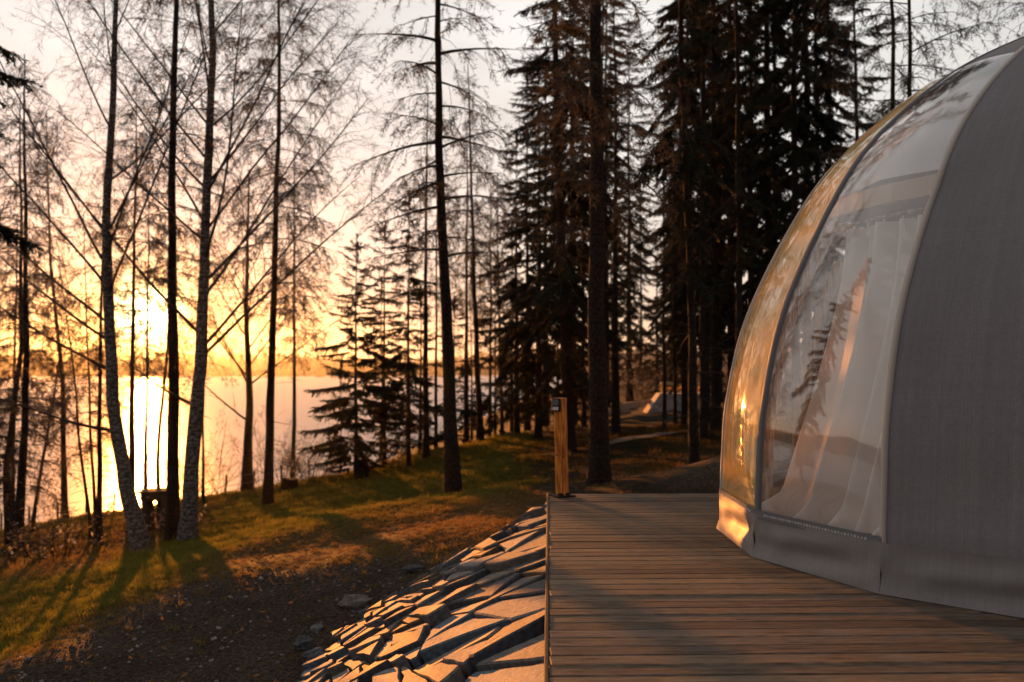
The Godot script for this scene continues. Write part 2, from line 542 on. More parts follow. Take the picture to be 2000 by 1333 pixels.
func birch(called: String, label: String, x: float, z: float, H: float, r0: float, o: Dictionary) -> Node3D:
	R.seed = hash(label)
	var bends: Array = o.get("bends", [[H, 0.0, 0.0]])
	var node := thing(called, label, "tree", P(x, ground(x, z, false), z), o.get("group", ""))
	trunk(node, H, r0, bends, o.get("bark", M.birch_bark), 1.3, 0.1)
	var wood := MB.new()
	var tw_ := MB.new()
	var cs: float = o.get("cs", 2.8)
	var count: int = o.get("limbs", 16)
	var spread: float = o.get("spread", 1.0)
	var dens: float = o.get("dens", 1.0)
	var az := R.randf() * TAU
	var limbs: Array = []
	for g in o.get("given", []):
		limbs.append(g)
	for i in count:
		var t := pow((i + 0.5) / count, 0.9)
		az += 2.4 + R.randf_range(-0.6, 0.6)
		limbs.append([lerpf(cs, H * 0.92, t), az, R.randf_range(0.65, 1.0), lerpf(0.42, 0.22, t) * H * R.randf_range(0.75, 1.15) * spread])
	for lb in limbs:
		var h: float = lb[0]
		var L: float = minf(lb[3], (H - h) * 0.9 + 0.8)
		var lr := clampf(r0 * (1.0 - h / H) * 0.27, 0.010, 0.036)
		var pts := limb_points(along(bends, h), lb[1], lb[2], L, 9, 0.25, 0.062, -0.25)
		var lm := MB.new()
		lm.tube(pts, taper(10, lr, 0.006), 6, false)
		part("limb", lm, o.get("limb_bark", M.twig), node)
		var n2 := int(L * 4.6)
		for j in n2:
			var u := R.randf_range(0.18, 0.97)
			var q := at_t(pts, u)
			var d := dir_t(pts, u)
			var out := Vector3(R.randf_range(-1, 1), R.randf_range(-0.3, 0.6), R.randf_range(-1, 1)).normalized()
			var e := (d * 1.0 + out * 0.9).normalized()
			var l2 := R.randf_range(0.4, 1.2) * (1.15 - 0.6 * u) * minf(1.0, L * 0.4)
			var sub := limb_points(q, atan2(e.z, e.x), asin(clampf(e.y, -1, 1)), l2, 4, -0.1, 0.09, -0.5)
			wood.tube(sub, taper(5, maxf(0.005, lr * 0.28), 0.003), 3, false)
			var n3 := int(R.randf_range(2.5, 5.5) * dens)
			for m in n3:
				var u3 := R.randf_range(0.3, 1.0)
				var dd := dir_t(sub, u3)
				var hang := R.randf_range(-0.9, 0.35)
				spray_at(tw_, spray_birch[R.randi() % 3], at_t(sub, u3), dd * 0.6 + Vector3(R.randf_range(-0.6, 0.6), hang, R.randf_range(-0.6, 0.6)), R.randf_range(0.4, 0.95))
		for m in int(4 * dens):
			spray_at(tw_, spray_birch[R.randi() % 3], at_t(pts, R.randf_range(0.7, 1.0)), dir_t(pts, 1.0) + Vector3(R.randf_range(-0.5, 0.5), R.randf_range(-0.7, 0.2), R.randf_range(-0.5, 0.5)), R.randf_range(0.5, 1.0))
	part("branches", wood, M.twig, node, true)
	part("crown", tw_, M.birch_twig, node, true)
	return node

func spruce(called: String, label: String, x: float, z: float, H: float, r0: float, o: Dictionary) -> Node3D:
	R.seed = hash(label)
	var cs: float = o.get("cs", 0.6)
	var cr: float = o.get("cr", 1.1)
	var like: String = o.get("like", "")
	if like and kept.has(like) and kept[like].size() >= {"tall": 4, "hazy": 2, "young": 3, "thin": 2}[like]:
		# alike trees deeper in the wood share the meshes of the first few
		var src: Array = kept[like][R.randi() % kept[like].size()]
		var c: Node3D = src[0].duplicate()
		c.name = numbered(called)
		add_child(c)
		c.position = P(x, ground(x, z, false), z)
		var wide: float = cr / src[2]
		c.basis = Basis(Vector3.UP, R.randf() * TAU).scaled(Vector3(wide, H / src[1], wide))
		tag(c, label, "tree", o.get("group", ""))
		return c
	var skip: float = o.get("skip", 0.15)
	var dens: float = o.get("dens", 1.0)
	var droop: float = o.get("droop", 0.0)
	var bends: Array = o.get("bends", [[H, 0.0, 0.0]])
	var node := thing(called, label, "tree", P(x, ground(x, z, false), z), o.get("group", ""))
	trunk(node, H, r0, bends, M.bark, 1.2, 0.06)
	var wood := MB.new()
	var nd := MB.new()
	var h := cs
	var az := R.randf() * TAU
	while h < H - 0.1:
		var t := (h - cs) / (H - cs)
		var nb := R.randi_range(4, 6)
		az += R.randf()
		var whorl := R.randf_range(0.72, 1.2)
		if R.randf() < skip * 0.5: whorl *= 0.55
		for b in nb:
			var clump := nz.get_noise_2d(h * 22.0 + b * 3.0, x * 40.0 + b * 90.0)
			if R.randf() < skip + 0.5 * maxf(0.0, clump): continue
			var a := az + TAU * b / nb + R.randf_range(-0.3, 0.3)
			var L: float = cr * pow(1.0 - t, o.get("taper", 0.8)) * R.randf_range(0.5, 1.15) * whorl * (0.5 if o.has("prune") and h < 5.0 and cos(a) > 0.0 else 1.0) * lerpf(0.65, 1.0, smoothstep(0.0, 0.15, t)) + 0.08
			var limb := limb_points(along(bends, h + R.randf_range(-0.08, 0.08)), a, lerpf(-0.12 - droop, 0.6, pow(t, 1.3)) + R.randf_range(-0.3, 0.3), L, 5, -0.35 - droop, 0.10, 0.32)
			wood.tube(limb, taper(6, clampf(L * 0.012, 0.006, 0.018), 0.003), 3, false)
			var steps := int(maxf(3.0, L / 0.07 * dens))
			for i in steps:
				var u := lerpf(0.22, 1.0, (i + R.randf()) / steps)
				var q := at_t(limb, u)
				var d := dir_t(limb, u)
				var side := d.cross(Vector3.UP).normalized()
				var sc := lerpf(0.9, 0.5, u) * R.randf_range(0.6, 1.05) * clampf(L, 0.6, 1.15)
				spray_flat(nd, spray_needle[R.randi() % 3], q, d * 0.8 + side * R.randf_range(0.5, 1.0) + Vector3(0, -0.15 - R.randf() * (0.3 + droop * 1.5), 0), sc)
				spray_flat(nd, spray_needle[R.randi() % 3], q, d * 0.8 - side * R.randf_range(0.5, 1.0) + Vector3(0, -0.15 - R.randf() * (0.3 + droop * 1.5), 0), sc)
				if R.randf() < 0.45 + droop:
					spray_at(nd, spray_needle[R.randi() % 3], q, d * 0.35 + Vector3(R.randf_range(-0.3, 0.3), -0.8, R.randf_range(-0.3, 0.3)), sc * 0.8)
			spray_flat(nd, spray_needle[R.randi() % 3], limb[5] - dir_t(limb, 1.0) * 0.1, dir_t(limb, 1.0), 0.7)
		h += R.randf_range(0.2, 0.36) * o.get("gap", 1.0)
	spray_at(nd, spray_needle[0], along(bends, H - 0.3), Vector3.UP, 0.9)
	spray_at(nd, spray_needle[1], along(bends, H - 0.5), Vector3.UP, 0.9)
	for i in int(o.get("stubs", 10)):
		var hh := R.randf_range(0.6, maxf(0.8, cs))
		var sb := limb_points(along(bends, hh), R.randf() * TAU, R.randf_range(-0.35, 0.2), R.randf_range(0.3, 1.0), 3, -0.2, 0.1)
		wood.tube(sb, taper(4, 0.010, 0.003), 3, false)
		spray_at(wood_to(wood), spray_bare[R.randi() % 3], sb[3], dir_t(sb, 1.0), R.randf_range(0.4, 0.9))
	part("branches", wood, M.twig, node, true)
	part("crown", nd, M.needle, node, true)
	if like:
		if not kept.has(like): kept[like] = []
		kept[like].append([node, H, cr])
	return node

func wood_to(w: MB) -> MB:
	w.n = PackedVector3Array()     # thin flat twigs join the tubes, so that mesh is shaded by its faces
	return w

# ------------------------------------------------------------------ tent profile
var prof: Array = []
func build_profile() -> void:
	var kn := [Vector2(2.94, 0.0), Vector2(2.935, 0.27), Vector2(2.92, 0.6), Vector2(2.885, 1.0), Vector2(2.745, 1.6), Vector2(2.435, 2.26), Vector2(2.077, 2.787), Vector2(1.492, 3.277), Vector2(0.85, 3.6), Vector2(0.35, 3.73), Vector2(0.02, 3.76)]
	for i in kn.size() - 1:
		for j in 9:
			var t := j / 9.0
			prof.append(kn[i].cubic_interpolate(kn[i + 1], kn[maxi(i - 1, 0)], kn[mini(i + 2, kn.size() - 1)], t))
	prof.append(kn[kn.size() - 1])

func prof_r(h: float) -> float:
	for i in prof.size() - 1:
		if h <= prof[i + 1].y:
			return lerpf(prof[i].x, prof[i + 1].x, (h - prof[i].y) / maxf(prof[i + 1].y - prof[i].y, 1e-6))
	return 0.0

func rib_at(theta: float, r: float, h: float) -> Vector3:
	return Vector3(-r * cos(theta), h, r * sin(theta))

func panel_rows(t0: float, t1: float, h0: float, h1: float, nu: int, bulge: float, ripple: float, off := 0.0, sd := 0.0) -> Array:
	var rows := []
	for q in prof:
		if q.y < h0 - 1e-4 or q.y > h1 + 1e-4: continue
		var row := PackedVector3Array()
		var a := rib_at(t0, q.x + off, q.y)
		var b := rib_at(t1, q.x + off, q.y)
		var mid := (t0 + t1) * 0.5
		var outn := Vector3(-cos(mid), 0.25, sin(mid)).normalized()
		for j in nu + 1:
			var u := j / float(nu)
			var p := a.lerp(b, u)
			var w := 4.0 * u * (1.0 - u)
			var bl := bulge * w * smoothstep(h0, h0 + 0.35, q.y) * smoothstep(0.05, 0.8, q.x)
			var rp := ripple * minf(1.0, w * 1.5) * (nz.get_noise_2d(u * 60.0 + sd, q.y * 14.0) + 0.5 * nz.get_noise_2d(u * 130.0 + sd, q.y * 30.0))
			var fan := 0.0
			if ripple > 0.011 and off == 0.0:      # creases fan out from the upper seam, and one sewn joint runs round
				fan = 0.006 * nz.get_noise_2d(q.y * 170.0 + u * 60.0, sd) * (exp(-u * 5.0) + exp(-(1.0 - u) * 5.0)) * smoothstep(1.6, 2.6, q.y) - 0.007 * exp(-pow((q.y - 2.36) / 0.03, 2.0)) + 0.005 * exp(-pow((q.y - 0.36) / 0.04, 2.0))
			row.append(p + outn * (bl + rp + fan))
		rows.append(row)
	return rows

func build_tent() -> void:
	var at := P(4.50, 0.0, 7.15)
	var o := thing("dome_tent", "large grey canvas dome tent with clear curved windows on the wooden deck", "tent", at)
	var th0 := deg_to_rad(11.0)
	var st := TAU / 16.0
	for k in 16:
		var j := k if k < 8 else k - 16
		var a := th0 + st * (j - 1)          # panel from rib j-1 to rib j
		var b := th0 + st * j
		var clear := j <= 1 and j >= -5
		var mb := MB.new()
		# rows run up, columns run with theta; outside is (theta step) x (up) reversed for this axis, so swap the ends
		if clear:
			for sheet_off in [0.0, -0.006]:
				var rows := panel_rows(b, a, 0.27, 3.30, 28, 0.05, 0.004, sheet_off, k * 17.0)
				mb.sheet(rows)
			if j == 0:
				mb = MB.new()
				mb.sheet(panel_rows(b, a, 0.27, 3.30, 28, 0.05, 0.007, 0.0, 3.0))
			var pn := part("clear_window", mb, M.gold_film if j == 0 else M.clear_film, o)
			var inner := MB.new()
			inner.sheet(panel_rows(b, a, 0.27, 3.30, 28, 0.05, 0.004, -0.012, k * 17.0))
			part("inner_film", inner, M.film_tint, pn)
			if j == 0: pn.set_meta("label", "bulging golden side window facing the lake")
			if j == 1: pn.set_meta("label", "tall clear window with the curtain behind it")
			var cap := MB.new()
			cap.sheet(panel_rows(b, a, 3.27, 3.80, 8, 0.0, 0.0, 0.004))
			part("top_canvas", cap, M.canvas_plain, o)
		else:
			var rows := panel_rows(b, a, 0.27, 3.80, 24, -0.02, 0.015, 0.0, k * 31.0)
			var us := PackedFloat32Array()
			for i in 25: us.append(i / 24.0 * 1.15)
			var vs := PackedFloat32Array()
			for r in rows: vs.append(r[0].y)
			mb.sheet(rows, us, vs)
			part("canvas_panel", mb, M.canvas, o)
		# skirt below, sagging folds
		var sk := MB.new()
		var srows := []
		for i in 9:
			var t := i / 8.0
			var hh := lerpf(0.004, 0.285, t)
			var row := PackedVector3Array()
			for q in 33:
				var u := q / 32.0
				var p := rib_at(b, 2.945, hh).lerp(rib_at(a, 2.945, hh), u)
				var mid := (a + b) * 0.5
				var w := 4.0 * u * (1.0 - u)
				var fold := 0.022 * sin(t * 8.0 + u * 2.6 + k) * w + 0.02 * w * nz.get_noise_2d(u * 45.0 + k * 40.0, t * 60.0) + 0.016 * nz.get_noise_2d(u * 220.0 + k * 9.0, t * 45.0 + u * 60.0) * (0.35 + exp(-u * 6.0) + exp(-(1.0 - u) * 6.0))
				if clear: fold *= 1.25
				row.append(p + Vector3(p.x, 0, p.z).normalized() * (0.012 + fold * sin(t * PI) + 0.02 * pow(1.0 - t, 3.0)))
			srows.append(row)
		var us2 := PackedFloat32Array()
		for i in 33: us2.append(i / 32.0 * 1.15)
		var vs2 := PackedFloat32Array()
		for i in 9: vs2.append(i / 8.0 * 0.3)
		sk.sheet(srows, us2, vs2)
		part("skirt", sk, M.skirt, o)
		# the seam strip on each rib
		var rs := MB.new()
		var lrow := []
		var wid := 0.032 if (j == 0) else 0.017
		for q in prof:
			if q.y < 0.2 or q.y > 3.74: continue
			var tang := Vector3(sin(b), 0, cos(b))
			var outw := Vector3(-cos(b), 0.2, sin(b)).normalized()
			var c := rib_at(b, q.x, q.y)
			var ww: float = wid * minf(1.0, q.x * 2.0)
			lrow.append(PackedVector3Array([c + tang * ww - outw * 0.012, c + tang * ww + outw * 0.009, c + outw * 0.016, c - tang * ww + outw * 0.009, c - tang * ww - outw * 0.012]))
		rs.sheet(lrow)
		part("seam_strip", rs, M.webbing if j == 0 else M.piping, o)
		if clear:
			# bottom zip band of the window
			var zb := MB.new()
			var zr := []
			for i in 2:
				var row := PackedVector3Array()
				for q in 13:
					var u := q / 12.0
					row.append(rib_at(b, 2.955, 0.255 + 0.06 * i).lerp(rib_at(a, 2.955, 0.255 + 0.06 * i), u))
				zr.append(row)
			var uz := PackedFloat32Array()
			for q in 13: uz.append(q / 12.0 * 14.0)
			zb.sheet(zr, uz, PackedFloat32Array([0.0, 1.0]))
			var band := part("zip_band", zb, M.webbing, o)
			var teeth := MB.new()
			for q in 34:
				var u := 0.1 + 0.8 * q / 33.0
				var c := rib_at(b, 2.9565, 0.287).lerp(rib_at(a, 2.9565, 0.287), u)
				var mid := (a + b) * 0.5
				teeth.box(c, Vector3(0.006, 0.012, 0.012 if q % 3 else 0.02), Basis(Vector3.UP, mid))
			part("zip_teeth", teeth, M.steel, band, true)
	# inside: floor, wooden ribs, ring beam
	var fl := MB.new()
	for k in 16:
		var a := th0 + st * k
		fl.quad(Vector3(0, 0.17, 0), Vector3(0, 0.17, 0), rib_at(a + st, 2.86, 0.17), rib_at(a, 2.86, 0.17))
		fl.quad(rib_at(a, 2.86, 0.01), rib_at(a, 2.86, 0.17), rib_at(a + st, 2.86, 0.17), rib_at(a + st, 2.86, 0.01))
	part("floor", fl, M.inner_wood, o)
	for k in [0, 3, 5, 7]:
		var a: float = deg_to_rad(-1.5) + TAU / 8.0 * k
		var wr := MB.new()
		var rows := []
		for q in prof:
			if q.y < 0.16 or q.y > 2.2: continue
			var tang := Vector3(sin(a), 0, cos(a))
			var ri := rib_at(a, q.x - 0.30, q.y)
			var ro := rib_at(a, q.x - 0.16, q.y)
			rows.append(PackedVector3Array([ri + tang * 0.05, ro + tang * 0.05, ro - tang * 0.05, ri - tang * 0.05, ri + tang * 0.05]))
		wr.sheet(rows)
		wr.n = PackedVector3Array()
		part("wooden_rib", wr, M.pine, o)
	var rb := MB.new()
	var rrows := []
	for i in 49:
		var a := TAU * i / 48.0
		rrows.append(PackedVector3Array([rib_at(a, 2.20, 2.30), rib_at(a, 2.26, 2.30), rib_at(a, 2.26, 2.42), rib_at(a, 2.20, 2.42), rib_at(a, 2.20, 2.30)]))
	rb.sheet(rrows)
	rb.n = PackedVector3Array()
	part("ring_beam", rb, M.beam_wood, o)
	# pale liner hung under the upper dome
	var ln := MB.new()
	var lrows := []
	for q in prof:
		if q.y < 2.47 or q.x < 0.3: continue
		var row := PackedVector3Array()
		for i in 65:
			var a := TAU * (64 - i) / 64.0
			row.append(rib_at(a, (q.x - 0.17) * (1.0 - 0.02 * sin(a * 16.0)), q.y - 0.02))
		lrows.append(row)
	ln.sheet(lrows)
	part("ceiling_liner", ln, M.liner, o)
	var rail := MB.new()
	var rp := PackedVector3Array()
	for i in 25:
		rp.append(rib_at(deg_to_rad(-6.0 + 50.0 * i / 24.0), 2.17, 2.235))
	rail.tube(rp, taper(25, 0.014, 0.014), 6)
	part("curtain_rail", rail, M.pale_wood, o)
	# curtain hangs from the rail: a thing of its own
	var cu := thing("curtain", "sheer cream curtain hanging in folds behind the tent window", "curtain", at)
	var cm := MB.new()
	var crow := []
	var nu := 160
	var nvv := 36
	for i in nvv + 1:
		var t := i / float(nvv)
		var y := lerpf(2.2, 0.19, t)
		var row := PackedVector3Array()
		for j in nu + 1:
			var u := j / float(nu)
			var thl := lerpf(8.0, -1.0, smoothstep(0.0, 1.0, t))
			var th := deg_to_rad(lerpf(thl, 40.0, u))
			var rr := lerpf(2.15, 2.46, pow(t, 1.6))
			var amp := lerpf(0.045, 0.10, t)
			var ph := u * 46.0 + 1.2 * nz.get_noise_2d(u * 40.0, t * 12.0)
			var f := sin(ph) + 0.5 * sin(ph * 0.53 + 1.0) + 0.4 * sin(u * 17.0 + 2.0)
			var pool := smoothstep(0.9, 1.0, t)
			rr += amp * f + pool * (0.10 + 0.06 * sin(u * 30.0))
			row.append(rib_at(th, rr, y + pool * 0.04 * sin(u * 55.0)))
		crow.append(row)
	cm.sheet(crow)
	part("cloth", cm, M.sheer, cu)
	for i in 7:
		var hk := MB.new()
		var th := deg_to_rad(8.5 + 4.6 * i)
		var b0 := rib_at(th, 2.165, 2.18)
		hk.box(b0 + Vector3(0, 0.03, 0), Vector3(0.012, 0.05, 0.012))
		hk.tri(b0 + Vector3(-0.02, -0.05, 0.02), b0 + Vector3(0.02, -0.05, 0.02), b0 + Vector3(0, 0.04, 0))
		hk.tri(b0 + Vector3(0, -0.05, -0.02), b0 + Vector3(0, -0.05, 0.03), b0 + Vector3(0, 0.04, 0))
		part("hook", hk, M.sheer, cu)
	# a low bed inside
	var bed := thing("bed", "low bed with white blanket glimpsed inside the tent behind the curtain", "bed", P(3.3, 0.17, 8.1))
	var bf := MB.new(); bf.box(Vector3(0, 0.14, 0), Vector3(1.4, 0.24, 1.5), Basis(Vector3.UP, 0.3), 0.02)
	part("bed_frame", bf, M.dark_cloth, bed)
	var mt := MB.new(); mt.box(Vector3(0, 0.34, 0), Vector3(1.36, 0.16, 1.46), Basis(Vector3.UP, 0.3), 0.05)
	part("mattress", mt, M.white_cloth, bed)
	var pw := MB.new(); pw.box(Vector3(0.3, 0.47, 0.2), Vector3(0.4, 0.12, 0.6), Basis(Vector3.UP, 0.3), 0.05)
	part("pillow", pw, M.white_cloth, bed)

# ------------------------------------------------------------------ deck, post, stones
func build_deck() -> void:
	var o := thing("wooden_deck", "weathered brown plank deck carrying the tent and the square post", "deck", P(0, 0, 0))
	var turn := Basis(Vector3.UP, 0.028)
	R.seed = 5
	var meshes := []
	for k in 12:
		var mb := MB.new()
		mb.box(Vector3(4.2, -0.016, 0), Vector3(8.4, 0.032, 0.131), Basis(), 0.007)
		for i in mb.v.size():
			var p := mb.v[i]
			mb.uv.append(Vector2(p.x / 4.0 + k * 0.37, (p.z + 0.0673) / 0.1346 * 0.122 + 0.125 * (k % 8) + 0.0015 + clampf(-p.y * 0.1, 0.0, 0.002)))
		meshes.append(mb.mesh())
	var z := 1.3
	var k := 0
	while z < 9.93:
		var b := part("board", meshes[(k * 5 + R.randi() % 3) % 12], [M.deck_wood, M.deck_wood_grey, M.deck_wood, M.deck_wood_dark, M.deck_wood_pale][R.randi() % 5], o)
		b.transform = Transform3D(turn * Basis(Vector3.RIGHT, R.randf_range(-0.006, 0.006)), P(0.037 * z + R.randf_range(-0.0008, 0.0008), R.randf_range(-0.0025, 0.0025), z))
		z += 0.1415
		k += 1
	var eb := MB.new()
	var e0 := P(0.037 * 1.25 - 0.011, -0.017, 1.25)
	var e1 := P(0.037 * 9.93 - 0.011, -0.017, 9.93)
	var ed := (e1 - e0).normalized()
	var ebasis := Basis(ed.cross(Vector3.UP).normalized(), Vector3.UP, -ed)
	eb.box((e0 + e1) * 0.5, Vector3(0.02, 0.038, e0.distance_to(e1)), ebasis, 0.004)
	part("edge_board", eb, M.joist, o)
	for i in 5:
		var jm := MB.new()
		var x := 0.42 + i * 1.9
		var z0 := 1.4
		jm.box(P(x, -0.112, (z0 + 9.8) * 0.5), Vector3(0.06, 0.15, 9.8 - z0), Basis(), 0.004)
		part("joist", jm, M.joist, o)
	# electricity post on the far left corner
	var p := thing("power_post", "square orange wood post with black socket box at the deck's far corner", "post", P(0.487, 0.003, 9.68))
	var turnp := Basis(Vector3.UP, deg_to_rad(-27.0)) * Basis(Vector3.FORWARD, deg_to_rad(-1.2))
	var pm := MB.new()
	pm.box(turnp * Vector3(0, 0.48, 0), Vector3(0.098, 0.94, 0.098), turnp, 0.006)
	part("post", pm, M.post_wood, p)
	var cr := MB.new()
	cr.box(turnp * Vector3(0.030, 0.27, 0.0492), Vector3(0.005, 0.46, 0.0012), turnp * Basis(Vector3.FORWARD, 0.02))
	part("drying_crack", cr, M.black, p)
	var kn := MB.new()
	kn.box(turnp * Vector3(-0.025, 0.40, 0.0492), Vector3(0.030, 0.010, 0.0012), turnp * Basis(Vector3.FORWARD, 0.6))
	kn.box(turnp * Vector3(0.042, 0.385, 0.0492), Vector3(0.012, 0.014, 0.0012), turnp * Basis(Vector3.FORWARD, 0.2))
	part("knot", kn, M.knot, p, true)
	var bp := MB.new()
	bp.box(Vector3(0, 0.006, 0), Vector3(0.2, 0.012, 0.2), Basis(Vector3.UP, deg_to_rad(27.0)), 0.003)
	bp.box(Vector3(0, 0.022, 0), Vector3(0.112, 0.024, 0.112), Basis(Vector3.UP, deg_to_rad(27.0)), 0.003)
	part("base_plate", bp, M.black, p)
	var sb := MB.new()
	sb.box(turnp * Vector3(-0.014, 0.885, 0.066), Vector3(0.086, 0.125, 0.036), turnp, 0.006)
	var box := part("socket_box", sb, M.black, p)
	var cv := MB.new()
	cv.box(turnp * Vector3(-0.014, 0.908, 0.0855), Vector3(0.07, 0.062, 0.006), turnp * Basis(Vector3.RIGHT, -0.12), 0.003)
	part("cover", cv, M.dark_gloss, box)
	var lb := MB.new()
	lb.box(turnp * Vector3(-0.014, 0.850, 0.0845), Vector3(0.058, 0.032, 0.003), turnp, 0.001)
	part("white_plate", lb, M.white_plate, box)

var bank := [[1.5, -1.7, -1.25, 1.5], [4.0, -1.6, -1.15, 4.5], [6.0, -1.5, -1.0, 6.8], [7.5, -1.35, -0.87, 8.2], [8.6, -0.65, -0.57, 8.95], [9.3, -0.05, -0.33, 9.4], [9.8, 0.3, -0.2, 9.85]]
func bank_pt(w: float, b: float) -> Vector3:     # w: depth of the top edge, b: metres down the slope
	var i := 0
	while i < bank.size() - 2 and w > bank[i + 1][0]: i += 1
	var t: float = clampf((w - bank[i][0]) / (bank[i + 1][0] - bank[i][0]), -0.3, 1.2)
	var toe := P(lerpf(bank[i][1], bank[i + 1][1], t), lerpf(bank[i][2], bank[i + 1][2], t), lerpf(bank[i][3], bank[i + 1][3], t))
	var top := P(0.037 * w - 0.006, -0.085, w)
	var s := b / maxf(top.distance_to(toe), 0.05)
	var p := top.lerp(toe, s)
	p.y += 0.05 * sin(clampf(s, 0, 1) * PI)
	return p
func bank_len(w: float) -> float:
	var i := 0
	while i < bank.size() - 2 and w > bank[i + 1][0]: i += 1
	var t: float = clampf((w - bank[i][0]) / (bank[i + 1][0] - bank[i][0]), 0, 1)
	return P(0.037 * w, -0.05, w).distance_to(P(lerpf(bank[i][1], bank[i + 1][1], t), lerpf(bank[i][2], bank[i + 1][2], t), lerpf(bank[i][3], bank[i + 1][3], t)))

func build_bank() -> void:
	var o := thing("stone_bank", "sloping bank of flat grey brown slabs beside the wooden deck", "stone bank", P(0, 0, 0))
	var soil := MB.new()
	var rows := []
	for i in 70:
		var w := lerpf(1.5, 9.8, i / 69.0)
		var row := PackedVector3Array()
		for j in 16:
			row.append(bank_pt(w, bank_len(w) * j / 15.0 * 1.12) + Vector3(0, -0.10, 0))
		rows.append(row)
	soil.sheet(rows)
	part("soil", soil, M.soil, o)
	R.seed = 77
	# the bank is laid with broken slabs: split the surface again and again with skewed cuts
	var open_: Array = [PackedVector2Array([Vector2(1.9, -0.05), Vector2(9.9, -0.05), Vector2(9.9, 2.15), Vector2(1.9, 2.15)])]
	var done: Array = []
	while open_.size():
		var poly: PackedVector2Array = open_.pop_back()
		var mid := Vector2.ZERO
		for q in poly: mid += q
		mid /= poly.size()
		var area := 0.0
		var far2 := 0.0
		var long := Vector2.RIGHT
		for q in poly.size():
			var p0 := poly[q]
			var p1 := poly[(q + 1) % poly.size()]
			area += 0.5 * absf((p0 - mid).cross(p1 - mid))
			for r in poly.size():
				if p0.distance_to(poly[r]) > far2:
					far2 = p0.distance_to(poly[r]); long = (p0 - poly[r]).normalized()
		var want := lerpf(0.25, 0.075, smoothstep(0.15, 1.2, mid.y)) * lerpf(1.0, 0.5, smoothstep(5.0, 9.0, mid.x)) * R.randf_range(0.55, 1.6)
		if area < want and far2 < 2.7 * sqrt(want) or area < 0.014:
			done.append(poly)
			continue
		# cut across the long way, or along a slanting bedding direction
		var along_d := long.orthogonal().rotated(R.randf_range(-0.55, 0.55))
		if R.randf() < 0.3: along_d = Vector2(1, 0).rotated(0.45 + R.randf_range(-0.3, 0.3))
		var at := mid + Vector2(R.randf_range(-0.12, 0.12), R.randf_range(-0.12, 0.12)) * sqrt(area)
		var nn := along_d.orthogonal()
		var one := PackedVector2Array()
		var two := PackedVector2Array()
		for q in poly.size():
			var p0 := poly[q]
			var p1 := poly[(q + 1) % poly.size()]
			var d0 := (p0 - at).dot(nn)
			var d1 := (p1 - at).dot(nn)
			if d0 <= 0: one.append(p0)
			else: two.append(p0)
			if d0 * d1 < 0:
				var c := p0.lerp(p1, d0 / (d0 - d1))
				one.append(c); two.append(c)
		if one.size() < 3 or two.size() < 3:
			done.append(poly)
			continue
		open_.append(one); open_.append(two)
	var mats := [M.slate, M.slate_warm, M.slate_dark, M.slate_blue, M.slate_pale, M.slate_rust]
	for i in done.size():
		var cl: PackedVector2Array = done[i]
		var cm := Vector2.ZERO
		for q in cl: cm += q
		cm /= cl.size()
		if cm.y > bank_len(cm.x) + 0.03: continue
		var cen := Vector2.ZERO
		for q in cl: cen += q
		cen /= cl.size()
		# add broken corners along the outline
		var outl := PackedVector2Array()
		for q in cl.size():
			var a := cl[q]
			var b := cl[(q + 1) % cl.size()]
			outl.append(a + (cen - a).normalized() * R.randf_range(0.006, 0.03))
			var l := a.distance_to(b)
			var cuts := int(clampf(l / 0.11, 0.0, 3.0))
			for t in cuts:
				var pt := a.lerp(b, (t + 1.0) / (cuts + 1.0))
				outl.append(pt + (cen - pt).normalized() * R.randf_range(0.004, 0.020))
		var e := 0.02
		var base := bank_pt(cen.x, cen.y)
		var du := (bank_pt(cen.x + e, cen.y) - base).normalized()
		var dv := (bank_pt(cen.x, cen.y + e) - base).normalized()
		var nrm := dv.cross(du).normalized()
		if nrm.y < 0: nrm = -nrm
		var lift := R.randf_range(0.0, 0.058)
		var tw_u := R.randf_range(-0.13, -0.01)          # the edge towards the viewer stands proud
		var tw_v := R.randf_range(-0.09, 0.07)
		var mb := MB.new()
		var top_i := PackedVector3Array()
		var top_o := PackedVector3Array()
		var bot := PackedVector3Array()
		for q in outl:
			var rel := q - cen
			var up := lift + tw_u * rel.x + tw_v * rel.y + nz.get_noise_2d(q.x * 120.0, q.y * 120.0 + i * 9.0) * 0.0025
			var p := bank_pt(q.x, q.y)
			var inw := (bank_pt(cen.x, cen.y) - p) * 0.055
			top_i.append(p + inw + nrm * (up + 0.004))
			top_o.append(p + nrm * (up - 0.006))
			bot.append(p + inw * 0.6 - nrm * 0.11)
		var cc := Vector3.ZERO
		for q in top_i: cc += q / top_i.size()
		var kk := outl.size()
		var ring := PackedVector3Array()
		for q in top_i: ring.append(cc.lerp(q, 0.6) + nrm * R.randf_range(-0.0015, 0.0015))
		# make the outline run so that the upper face looks along the normal
		var flip := (top_i[1] - cc).cross(top_i[0] - cc).dot(nrm) > 0
		for q in kk:
			var r := (q + 1) % kk
			# upper face in two rings with a slightly uneven cleft surface
			var m0 := ring[q]
			var m1 := ring[r]
			if flip:
				mb.tri(cc, m1, m0)
				mb.quad(m0, m1, top_i[r], top_i[q])
				mb.quad(top_i[q], top_i[r], top_o[r], top_o[q])
				mb.quad(top_o[q], top_o[r], bot[r], bot[q])
			else:
				mb.tri(cc, m0, m1)
				mb.quad(m1, m0, top_i[q], top_i[r])
				mb.quad(top_i[r], top_i[q], top_o[q], top_o[r])
				mb.quad(top_o[r], top_o[q], bot[q], bot[r])
		part("slab", mb, mats[R.randi() % 6], o)
